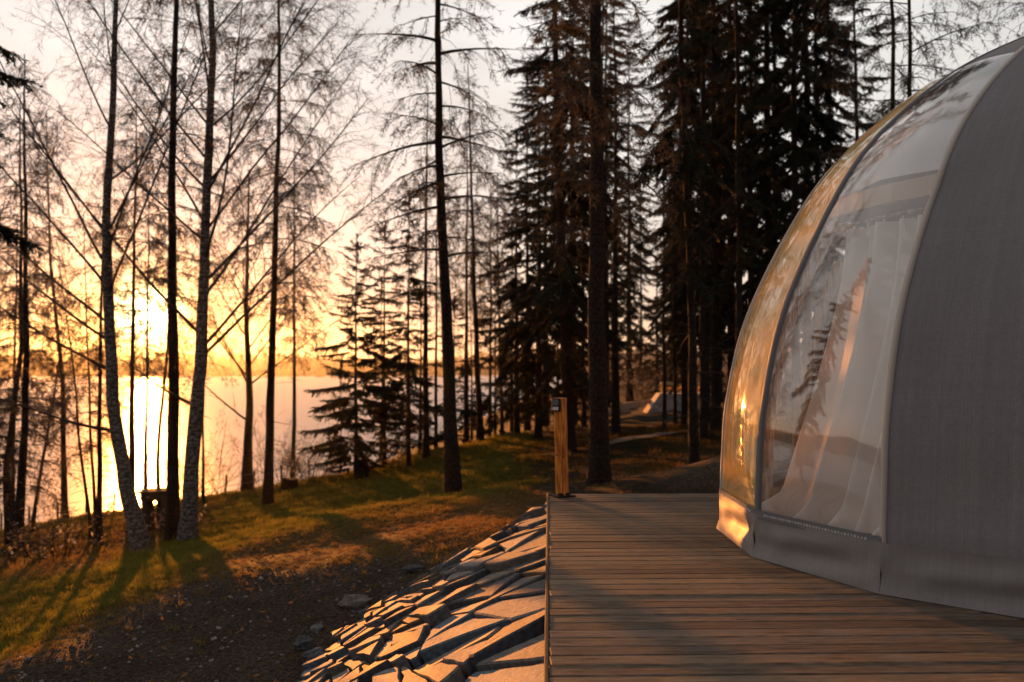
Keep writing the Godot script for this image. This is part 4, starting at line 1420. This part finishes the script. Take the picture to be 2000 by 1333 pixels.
	spruce("spruce_tree", "spruce deep in the wood behind the stone wall's right end", 7.3, 35.0, 18.5, 0.13, {"like": "tall", "cs": 3.6, "cr": 1.05, "skip": 0.38, "taper": 0.22, "droop": 0.28})
	spruce("spruce_tree", "young spruce in the sunlit gap right of the slimmer trunk", 6.0, 41.0, 3.4, 0.05, {"cs": 0.2, "cr": 0.95, "skip": 0.2})
	larch("bare_sapling", "thin trunk before the pale stone wall, left of three", 3.68, 24.0, 10.0, 0.055, {"cs": 4.0, "cr": 0.7, "gap": 0.22, "dens": 0.7})
	larch("bare_sapling", "thin trunk before the pale stone wall, middle of three", 4.13, 25.2, 10.0, 0.055, {"cs": 4.0, "cr": 0.7, "gap": 0.22, "dens": 0.7})
	larch("bare_sapling", "thin trunk before the pale stone wall, right of three", 4.42, 25.6, 10.0, 0.075, {"cs": 4.0, "cr": 0.7, "gap": 0.22, "dens": 0.7})
	spruce("spruce_tree", "tall spruce high behind the drooping spruce's crown", 4.95, 28.0, 19, 0.13, {"like": "tall", "cs": 3.6, "cr": 1.05, "skip": 0.38, "taper": 0.22, "droop": 0.28})
	spruce("spruce_tree", "far slim spruce seen just left of the thickest trunk", 1.05, 31.0, 13.0, 0.10, {"droop": 0.25, "like": "tall", "cs": 2.0, "cr": 1.15, "skip": 0.36, "taper": 0.25})
	spruce("spruce_tree", "far dark spruce seen just right of the post's top", 2.0, 33.5, 14.0, 0.11, {"droop": 0.25, "like": "tall", "cs": 3.0, "cr": 1.25, "skip": 0.36, "taper": 0.25})
	spruce("spruce_tree", "distant spruce above the pale footpath, thin and grey with haze", 5.2, 44.0, 17.0, 0.13, {"like": "tall", "cs": 5.5, "cr": 1.5, "skip": 0.35, "taper": 0.4})
	spruce("spruce_tree", "distant spruce right of the stone wall, mostly behind nearer trunks", 8.4, 42.0, 18.0, 0.13, {"like": "tall", "cs": 4.0, "cr": 1.6, "skip": 0.3, "taper": 0.4})
	spruce("spruce_tree", "spruce behind the tent's golden side window, deep in the wood", 8.2, 31.0, 17.0, 0.13, {"like": "tall", "cs": 2.4, "cr": 1.6, "skip": 0.25, "taper": 0.4})
	spruce("spruce_tree", "spruce showing over the tent's slope left of two bare stems", 8.0, 23.0, 12.5, 0.11, {"cs": 2.0, "cr": 1.4, "skip": 0.3, "taper": 0.5})
	spruce("spruce_tree", "waist high spruce seedling hugging the brow beside the short bushy spruce", -4.05, 23.6, 2.6, 0.03, {"like": "young", "cs": 0.1, "cr": 0.7, "skip": 0.22, "taper": 0.6, "droop": 0.1})
	spruce("spruce_tree", "second row spruce filling between the short bushy spruce and the slim one", -3.35, 25.5, 5.0, 0.05, {"like": "young", "cs": 0.4, "cr": 0.95, "skip": 0.22, "taper": 0.6, "droop": 0.1})
	spruce("spruce_tree", "second row spruce behind the slim ragged spruce", -2.75, 26.0, 6.0, 0.06, {"like": "young", "cs": 0.5, "cr": 0.95, "skip": 0.22, "taper": 0.6, "droop": 0.1})
	spruce("spruce_tree", "dark young spruce low behind the straight trunk left of the foremost larch", -2.3, 25.0, 4.2, 0.05, {"like": "young", "cs": 0.3, "cr": 0.95, "skip": 0.22, "taper": 0.6, "droop": 0.1})
	spruce("spruce_tree", "ragged young spruce behind the twin larches, lower branches spread wide", -1.15, 28.5, 5.4, 0.06, {"like": "young", "cs": 0.4, "cr": 1.05, "skip": 0.22, "taper": 0.6, "droop": 0.1})
	spruce("spruce_tree", "young spruce right of the twin larches, dark to the ground", -0.45, 26.8, 4.6, 0.05, {"like": "young", "cs": 0.3, "cr": 0.95, "skip": 0.22, "taper": 0.6, "droop": 0.1})
	spruce("spruce_tree", "bushy spruce low between the twin larches and the three ragged spruces", 0.0, 30.5, 6.4, 0.07, {"like": "young", "cs": 0.5, "cr": 1.15, "skip": 0.22, "taper": 0.6, "droop": 0.1})
	spruce("spruce_tree", "thin ragged spruce low behind the post", 1.35, 29.5, 6.0, 0.06, {"like": "young", "cs": 0.9, "cr": 0.9, "skip": 0.22, "taper": 0.6, "droop": 0.1})
	spruce("spruce_tree", "dim young spruce behind the thickest trunk's left side", 1.75, 27.5, 5.2, 0.06, {"like": "young", "cs": 0.8, "cr": 0.9, "skip": 0.22, "taper": 0.6, "droop": 0.1})
	spruce("spruce_tree", "dim young spruce standing past the footpath's left end", 2.55, 30.0, 4.4, 0.05, {"like": "young", "cs": 0.9, "cr": 0.8, "skip": 0.22, "taper": 0.6, "droop": 0.1})
	spruce("spruce_tree", "thin dark stem between the two dense spruces and the drooping one", 3.75, 19.5, 14.0, 0.09, {"like": "thin", "cs": 3.4, "cr": 0.75, "skip": 0.45, "taper": 0.2, "droop": 0.3, "stubs": 16})
	spruce("spruce_tree", "slim stem rising between the thick trunk and the slimmer trunk", 1.95, 27.0, 13.0, 0.08, {"like": "thin", "cs": 3.4, "cr": 0.75, "skip": 0.45, "taper": 0.2, "droop": 0.3, "stubs": 16})
	spruce("spruce_tree", "straight stem behind the drooping spruce, nearer the tent", 4.0, 17.5, 14.0, 0.085, {"like": "thin", "cs": 3.4, "cr": 0.75, "skip": 0.45, "taper": 0.2, "droop": 0.3, "stubs": 16})
	spruce("spruce_tree", "far thin stem left of the pale footpath", 2.6, 36.0, 13.0, 0.08, {"like": "thin", "cs": 3.4, "cr": 0.75, "skip": 0.45, "taper": 0.2, "droop": 0.3, "stubs": 16})
	spruce("spruce_tree", "thin stem close beside the tent's golden window", 5.0, 25.5, 15.0, 0.1, {"like": "thin", "cs": 3.4, "cr": 0.75, "skip": 0.45, "taper": 0.2, "droop": 0.3, "stubs": 16})
	spruce("spruce_tree", "hazy spruce beyond the footpath, first from the thick trunk", 4.61, 46, 9, 0.11, {"like": "hazy", "cs": 0.8, "cr": 1.5, "skip": 0.3, "taper": 0.5, "droop": 0.1, "dens": 0.7})
	spruce("spruce_tree", "hazy spruce beyond the footpath, second and shorter", 6.10, 52, 7, 0.11, {"like": "hazy", "cs": 0.8, "cr": 1.6, "skip": 0.3, "taper": 0.5, "droop": 0.1, "dens": 0.7})
	spruce("spruce_tree", "hazy tall spruce beyond the footpath, third", 7.52, 58, 15, 0.11, {"like": "hazy", "cs": 0.8, "cr": 1.6, "skip": 0.3, "taper": 0.5, "droop": 0.1, "dens": 0.7})
	spruce("spruce_tree", "hazy spruce right above the stone wall's sloped end", 7.28, 50, 8, 0.11, {"like": "hazy", "cs": 0.8, "cr": 1.5, "skip": 0.3, "taper": 0.5, "droop": 0.1, "dens": 0.7})
	spruce("spruce_tree", "hazy tall spruce above the middle of the wooden railing", 9.63, 60, 16, 0.11, {"like": "hazy", "cs": 0.8, "cr": 1.8, "skip": 0.3, "taper": 0.5, "droop": 0.1, "dens": 0.7})
	spruce("spruce_tree", "hazy bushy spruce above the railing's right end", 9.39, 54, 9, 0.11, {"like": "hazy", "cs": 0.8, "cr": 1.7, "skip": 0.3, "taper": 0.5, "droop": 0.1, "dens": 0.7})
	spruce("spruce_tree", "hazy spruce between the drooping spruce's stem and the tent", 9.33, 48, 14, 0.11, {"like": "hazy", "cs": 0.8, "cr": 1.6, "skip": 0.3, "taper": 0.5, "droop": 0.1, "dens": 0.7})
	spruce("spruce_tree", "hazy spruce just clear of the tent's golden edge", 11.67, 56, 16, 0.11, {"like": "hazy", "cs": 0.8, "cr": 1.8, "skip": 0.3, "taper": 0.5, "droop": 0.1, "dens": 0.7})
	spruce("spruce_tree", "dark spruce closing the gap left of the two paired spruces", 6.53, 27, 17, 0.12, {"like": "tall", "cs": 1.5, "cr": 1.15})
	spruce("spruce_tree", "tall dark spruce over the tent's shoulder, right of the paired stems", 8.68, 27, 16.5, 0.12, {"like": "tall", "cs": 1.5, "cr": 1.15})
	spruce("spruce_tree", "dark spruce far back between the thickest trunk and the slimmer one", 3.24, 34, 17, 0.12, {"like": "tall", "cs": 1.5, "cr": 1.15})
	spruce("spruce_tree", "dark spruce far back left of the thickest trunk", 1.98, 32, 16.5, 0.12, {"like": "tall", "cs": 1.5, "cr": 1.15})
	spruce("spruce_tree", "dark spruce at the back, over the pale footpath's right end", 6.45, 38, 19, 0.12, {"like": "tall", "cs": 1.5, "cr": 1.15})
	spruce("spruce_tree", "spruce hidden low behind the tent's left wall", 7.4, 24.0, 17, 0.13, {"like": "tall", "cs": 0.8, "cr": 1.05, "skip": 0.38, "taper": 0.22, "droop": 0.28})

# ------------------------------------------------------------------ sky
func build_sky() -> Image:
	var W := 1024
	var H := 512
	var im := Image.create(W, H, false, Image.FORMAT_RGBF)
	var f := FastNoiseLite.new()
	f.seed = 8
	f.frequency = 0.011
	f.fractal_octaves = 4
	var sun := SUN_TO
	for y in H:
		var el := PI * (0.5 - (y + 0.5) / H)
		for x in W:
			var az := TAU * (x + 0.5) / W        # the picture begins straight ahead (-Z)
			var d := Vector3(sin(az) * cos(el), sin(el), -cos(az) * cos(el))
			var ang := rad_to_deg(acos(clampf(d.dot(sun), -1, 1)))
			var e := clampf(rad_to_deg(el), 0.0, 90.0)
			var toward := 0.5 + 0.5 * cos(az - SUN_AZ)
			# high air: pale grey towards the sun, dimmer and bluer away from it
			var hi := Color(0.25, 0.25, 0.285).lerp(Color(0.80, 0.795, 0.775), smoothstep(0.05, 1.0, toward))
			hi = hi.lerp(Color(0.30, 0.315, 0.36), smoothstep(32.0, 80.0, e) * 0.75)
			var lo := Color(0.34, 0.26, 0.24).lerp(Color(0.93, 0.67, 0.40), pow(toward, 2.0))
			lo = lo.lerp(Color(1.05, 0.52, 0.10), 0.95 * exp(-pow(ang / 9.0, 1.5)))
			var c := hi.lerp(lo, exp(-pow(e / 6.5, 1.3)))
			# pale bright veil between
			var veil := exp(-pow((e - 12.0) / 7.0, 2.0)) * toward * toward
			c += Color(0.09, 0.085, 0.075) * veil
			var n := f.get_noise_3d(d.x * 260.0, d.y * 700.0, d.z * 260.0)
			c *= 1.0 + 0.28 * n * smoothstep(2.0, 12.0, e)
			c += Color(0.75, 0.40, 0.07) * exp(-pow(ang / 2.6, 2.0))
			c += Color(40.0, 26.0, 11.0) * exp(-pow(ang / 1.0, 2.0))
			im.set_pixel(x, y, c * 0.352)
	return im

var SUN_AZ := deg_to_rad(-20.2)
var SUN_TO := Vector3(sin(deg_to_rad(-20.2)) * cos(deg_to_rad(2.75)), sin(deg_to_rad(2.75)), -cos(deg_to_rad(-20.2)) * cos(deg_to_rad(2.75)))

# ------------------------------------------------------------------ materials
func wood_image(sd: int) -> Image:
	# boards side by side: eight rows of grain with knots
	var W := 1024
	var H := 512
	var f := FastNoiseLite.new()
	f.seed = sd
	f.frequency = 1.0
	f.fractal_octaves = 3
	R.seed = sd
	var im := Image.create(W, H, false, Image.FORMAT_RGB8)
	var knots := []
	for b in 8:
		for k in 5:
			knots.append(Vector3(R.randf() * W, b * 64 + R.randf_range(12, 52), R.randf_range(4.0, 9.0)))
	for y in H:
		var row := y / 64
		var near := []
		for k in knots:
			if absf(k.y - y) < 34.0 and int(k.y) / 64 == row: near.append(k)
		for x in W:
			var yy := float(y)
			var dark := 0.0
			for k in near:
				var dx: float = absf(k.x - x)
				dx = minf(dx, W - dx)
				if dx > 90.0: continue
				var dy: float = y - k.y
				var q := exp(-(dx * dx / (k.z * k.z * 30.0) + dy * dy / (k.z * k.z * 5.0)))
				yy += dy * q * 0.8
				dark += exp(-(dx * dx / (k.z * k.z * 3.2) + dy * dy / (k.z * k.z * 0.35)))
			# the pattern closes on itself along the board
			var a := TAU * x / W
			var g := f.get_noise_3d(cos(a) * 1.6, sin(a) * 1.6, yy * 0.14 + row * 37.0)
			var g2 := f.get_noise_3d(cos(a) * 5.0, sin(a) * 5.0, yy * 0.42 + row * 37.0)
			var bl := f.get_noise_3d(cos(a) * 2.0 + 40.0, sin(a) * 2.0, yy * 0.02 + row * 11.0)
			var c := Color(0.115, 0.070, 0.038).lerp(Color(0.245, 0.158, 0.092), clampf(0.5 + 1.5 * g, 0, 1))
			c = c.lerp(Color(0.140, 0.120, 0.098), clampf(0.25 + 0.9 * bl, 0, 0.8))
			c *= 0.92 + 0.85 * g2 + 0.2 * sin(row * 2.3)
			c = c.lerp(Color(0.035, 0.02, 0.012), clampf(dark, 0, 0.9))
			im.set_pixel(x, y, Color(maxf(c.r, 0), maxf(c.g, 0), maxf(c.b, 0)).linear_to_srgb())
	return im

func canvas_image() -> Image:
	var W := 512
	R.seed = 41
	var im := Image.create(W, W, false, Image.FORMAT_RGB8)
	var colv := PackedFloat32Array()
	var rowv := PackedFloat32Array()
	for i in W:
		colv.append(R.randf_range(-1, 1)); rowv.append(R.randf_range(-1, 1))
	for y in W:
		for x in W:
			var k := 0.84 + 0.055 * colv[x] * (0.4 + 0.6 * absf(sin(y * 0.037 + colv[(x * 7) % W] * 9.0))) + 0.018 * rowv[y] + R.randf_range(-0.10, 0.10)
			k *= 1.0 + 0.035 * nz.get_noise_2d(x * 0.45, y * 0.16)
			im.set_pixel(x, y, Color(k, k, k))
	return im

func materials() -> void:
	var g := mat("ground", Color.WHITE, 0.95, 0.2)
	g.vertex_color_use_as_albedo = true
	tri_map(g, noise_tex(512, 0.05, 5, [[0.2, Color(0.55, 0.55, 0.55)], [0.8, Color(1, 1, 1)]]), Vector3(0.7, 0.7, 0.7))
	g.heightmap_enabled = true
	g.heightmap_texture = noise_tex(512, 0.06, 5, [], FastNoiseLite.TYPE_SIMPLEX_SMOOTH, 5)
	g.heightmap_scale = 2.0
	var b := mat("bark", lin(0.065, 0.047, 0.036), 0.95, 0.2)
	tri_map(b, noise_tex(256, 0.06, 4, [[0.25, Color(0.4, 0.4, 0.4)], [0.7, Color(1, 1, 1)]], FastNoiseLite.TYPE_SIMPLEX_SMOOTH, 3), Vector3(5, 0.9, 5))
	b.heightmap_enabled = true
	b.heightmap_texture = b.albedo_texture
	b.heightmap_scale = 2.0
	var bb := mat("birch_bark", Color.WHITE, 0.8, 0.3)
	tri_map(bb, noise_tex(512, 0.022, 4, [[0.0, lin(0.035, 0.028, 0.022)], [0.46, lin(0.075, 0.058, 0.046)], [0.60, lin(0.19, 0.16, 0.135)], [1.0, lin(0.34, 0.30, 0.26)]], FastNoiseLite.TYPE_SIMPLEX_SMOOTH, 9), Vector3(1.0, 1.5, 1.0))
	mat("twig", lin(0.055, 0.038, 0.028), 0.9, 0.2)
	var lt := mat("larch_twig", lin(0.040, 0.025, 0.016), 0.9, 0.2)
	lt.backlight_enabled = true; lt.backlight = Color(0.25, 0.25, 0.25)
	var bt := mat("birch_twig", lin(0.045, 0.026, 0.018), 0.9, 0.2)
	bt.backlight_enabled = true; bt.backlight = Color(0.25, 0.25, 0.25)
	mat("dry_twig", lin(0.24, 0.15, 0.07), 0.95, 0.1)
	var n := mat("needle", lin(0.014, 0.016, 0.007), 0.85, 0.2)
	n.backlight_enabled = true; n.backlight = Color(0.12, 0.12, 0.12)
	var gr := mat("grass", Color.WHITE, 0.9, 0.2)
	gr.vertex_color_use_as_albedo = true
	gr.backlight_enabled = true; gr.backlight = Color(1, 1, 1)
	var pb := mat("pebble", Color.WHITE, 0.9, 0.3)
	pb.vertex_color_use_as_albedo = true
	var lf := mat("leaf", Color.WHITE, 0.9, 0.2)
	lf.vertex_color_use_as_albedo = true
	lf.backlight_enabled = true; lf.backlight = Color(0.7, 0.7, 0.7)
	var lp := mat("leaf_plain", lin(0.30, 0.12, 0.035), 0.9, 0.2)
	lp.backlight_enabled = true; lp.backlight = Color(0.7, 0.7, 0.7)
	var w := mat("water", lin(0.02, 0.024, 0.028), 0.36, 0.5)
	w.normal_enabled = true
	w.uv1_triplanar = true; w.uv1_world_triplanar = true; w.uv1_scale = Vector3(0.12, 0.12, 0.35)
	var nt := noise_tex(512, 0.02, 4, [], FastNoiseLite.TYPE_SIMPLEX_SMOOTH, 14)
	nt.as_normal_map = true
	nt.bump_strength = 2.0
	w.normal_texture = nt
	w.normal_scale = 0.22
	mat("far_wood", lin(0.050, 0.042, 0.022), 0.95, 0.1)
	var dt := ImageTexture.create_from_image(wood_image(3))
	var dw := mat("deck_wood", Color(1.0, 1.0, 1.0), 0.72, 0.35)
	dw.albedo_texture = dt
	dw.heightmap_enabled = true; dw.heightmap_texture = dt; dw.heightmap_scale = 0.25
	var dg := mat("deck_wood_grey", Color(0.90, 0.90, 0.92), 0.75, 0.35)
	dg.albedo_texture = dt
	dg.heightmap_enabled = true; dg.heightmap_texture = dt; dg.heightmap_scale = 0.25
	for q in [["deck_wood_dark", 0.80, 0.77, 0.74], ["deck_wood_pale", 1.0, 0.97, 0.90]]:
		var dq := mat(q[0], Color(q[1], q[2], q[3]), 0.68, 0.4)
		dq.albedo_texture = dt
		dq.heightmap_enabled = true; dq.heightmap_texture = dt; dq.heightmap_scale = 0.25
	dw.albedo_color = Color(0.92, 0.90, 0.87)
	mat("joist", lin(0.08, 0.05, 0.03), 0.9)
	var grain := noise_tex(256, 0.02, 4, [[0.25, Color(0.62, 0.55, 0.5)], [0.75, Color(1, 1, 1)]], FastNoiseLite.TYPE_SIMPLEX_SMOOTH, 21)
	var pw := mat("post_wood", lin(0.85, 0.30, 0.045), 0.7)
	tri_map(pw, grain, Vector3(8, 0.7, 8))
	var pi := mat("pine", lin(0.55, 0.30, 0.10), 0.6)
	tri_map(pi, grain, Vector3(6, 0.6, 6))
	var pl := mat("pale_wood", lin(0.52, 0.40, 0.27), 0.7)
	tri_map(pl, grain, Vector3(4, 4, 4))
	var iw := mat("inner_wood", lin(0.38, 0.26, 0.16), 0.6)
	tri_map(iw, grain, Vector3(0.6, 5, 5))
	var rw := mat("rail_wood", lin(0.95, 0.70, 0.28), 0.7)
	tri_map(rw, grain, Vector3(1, 6, 6))
	mat("old_wood", lin(0.075, 0.05, 0.032), 0.9)
	mat("knot", lin(0.06, 0.025, 0.01), 0.8)
	mat("black", lin(0.014, 0.013, 0.013), 0.45)
	mat("dark_gloss", lin(0.02, 0.022, 0.03), 0.15, 0.6)
	mat("white_plate", lin(0.62, 0.60, 0.58), 0.5)
	mat("steel", lin(0.45, 0.43, 0.40), 0.35, 0.6)
	mat("steel_dark", lin(0.10, 0.09, 0.08), 0.6, 0.4)
	mat("soil", lin(0.035, 0.026, 0.02), 0.95, 0.1)
	var sn := noise_tex(512, 0.02, 5, [[0.2, lin(0.088, 0.086, 0.086)], [0.5, lin(0.155, 0.146, 0.136)], [0.8, lin(0.235, 0.212, 0.19)]], FastNoiseLite.TYPE_SIMPLEX_SMOOTH, 17)
	var sh := noise_tex(512, 0.03, 5, [], FastNoiseLite.TYPE_SIMPLEX_SMOOTH, 18)
	for s in [["slate", 0.88, 0.86, 0.84], ["slate_warm", 0.95, 0.90, 0.84], ["slate_dark", 0.70, 0.71, 0.74], ["slate_blue", 0.78, 0.90, 1.0], ["slate_pale", 1.0, 1.0, 1.0], ["slate_rust", 0.86, 0.74, 0.62]]:
		var sm := mat(s[0], Color(s[1], s[2], s[3]), 0.8, 0.35)
		tri_map(sm, sn, Vector3(1.9, 1.9, 1.9))
		sm.heightmap_enabled = true; sm.heightmap_texture = sh; sm.heightmap_scale = 0.35
	var pa := mat("path", lin(0.34, 0.26, 0.20), 0.95, 0.1)
	tri_map(pa, noise_tex(256, 0.05, 4, [[0.2, Color(0.6, 0.6, 0.6)], [0.8, Color(1, 1, 1)]]), Vector3(0.8, 0.8, 0.8))
	var ps := mat("pale_stone", lin(0.78, 0.70, 0.62), 0.9, 0.2)
	tri_map(ps, noise_tex(256, 0.05, 4, [[0.2, Color(0.6, 0.6, 0.6)], [0.8, Color(1, 1, 1)]]), Vector3(1.5, 1.5, 1.5))
	var ct := ImageTexture.create_from_image(canvas_image())
	var ca := mat("canvas", lin(0.30, 0.272, 0.265), 0.92, 0.25)
	ca.albedo_texture = ct
	ca.uv1_scale = Vector3(1.1, 1.1, 1)
	ca.heightmap_enabled = true; ca.heightmap_texture = ct; ca.heightmap_scale = 0.14
	mat("canvas_plain", lin(0.23, 0.21, 0.20), 0.92, 0.25)
	var sk := mat("skirt", lin(0.30, 0.268, 0.25), 0.62, 0.4)
	sk.albedo_texture = ct
	sk.uv1_scale = Vector3(2.2, 2.2, 1)
	mat("webbing", lin(0.15, 0.145, 0.145), 0.75, 0.3)
	mat("piping", lin(0.46, 0.39, 0.32), 0.7, 0.4)
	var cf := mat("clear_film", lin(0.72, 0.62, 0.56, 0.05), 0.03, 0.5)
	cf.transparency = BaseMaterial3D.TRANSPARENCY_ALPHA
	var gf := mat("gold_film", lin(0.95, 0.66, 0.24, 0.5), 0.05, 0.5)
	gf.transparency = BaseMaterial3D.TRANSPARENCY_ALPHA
	var one := Image.create(4, 4, false, Image.FORMAT_RGB8)
	one.fill(Color.WHITE)
	var ft := mat("film_tint", lin(0.92, 0.86, 0.80, 0.05), 0.04, 0.5)
	ft.transparency = BaseMaterial3D.TRANSPARENCY_ALPHA
	ft.metallic = 1.0
	ft.albedo_texture = ImageTexture.create_from_image(one)
	var sc := mat("sheer", lin(0.90, 0.82, 0.73, 0.95), 0.9, 0.2)
	sc.transparency = BaseMaterial3D.TRANSPARENCY_ALPHA
	sc.backlight_enabled = true; sc.backlight = Color(0.8, 0.8, 0.8)
	mat("beam_wood", lin(0.42, 0.27, 0.15), 0.6)
	mat("liner", lin(0.50, 0.46, 0.43), 0.95, 0.1)
	mat("dark_cloth", lin(0.06, 0.05, 0.05), 0.9)
	mat("white_cloth", lin(0.7, 0.66, 0.62), 0.9)

func _ready() -> void:
	# camera: 35 mm lens, a little above the deck, looking out past the tent
	var cam := Camera3D.new()
	cam.name = "camera"
	var at := CameraAttributesPhysical.new()
	at.frustum_focal_length = 35.0
	at.frustum_focus_distance = 6.2
	at.exposure_aperture = 2.0
	at.frustum_near = 0.05
	at.frustum_far = 6000.0
	cam.attributes = at
	cam.position = Vector3(0, 1.25, 0)
	cam.rotation = Vector3(atan(51.5 / 1944.0), 0, 0)
	add_child(cam)
	cam.fov = 37.85
	cam.near = 0.05
	cam.far = 6000.0
	cam.current = true
	# sky, air and exposure
	var env := Environment.new()
	env.background_mode = Environment.BG_SKY
	var sky := Sky.new()
	var pano := PanoramaSkyMaterial.new()
	pano.panorama = ImageTexture.create_from_image(build_sky())
	sky.sky_material = pano
	env.sky = sky
	env.tonemap_mode = Environment.TONE_MAPPER_LINEAR
	env.tonemap_exposure = 3.0
	env.sdfgi_enabled = true
	env.ssao_enabled = true
	env.ssil_enabled = true
	env.volumetric_fog_enabled = true
	env.volumetric_fog_density = 0.00008
	env.volumetric_fog_albedo = Color(0.92, 0.95, 1.0)
	env.volumetric_fog_anisotropy = 0.8
	var we := WorldEnvironment.new()
	we.name = "world_environment"
	we.environment = env
	add_child(we)
	var sun := DirectionalLight3D.new()
	sun.name = "sun"
	sun.light_color = Color(1.0, 0.60, 0.26)
	sun.light_energy = 1.4
	sun.light_angular_distance = 0.6
	sun.shadow_enabled = true
	add_child(sun)
	sun.look_at_from_position(SUN_TO * 50.0, Vector3.ZERO)
	# setting
	nz.seed = 4
	nz.frequency = 0.02
	nz.fractal_octaves = 3
	materials()
	tps_setup()
	build_ground()
	build_far()
	build_right_bank()
	make_sprays()
	build_trees()
	build_profile()
	build_tent()
	build_deck()
	build_bank()
	build_left_things()
	build_grass()
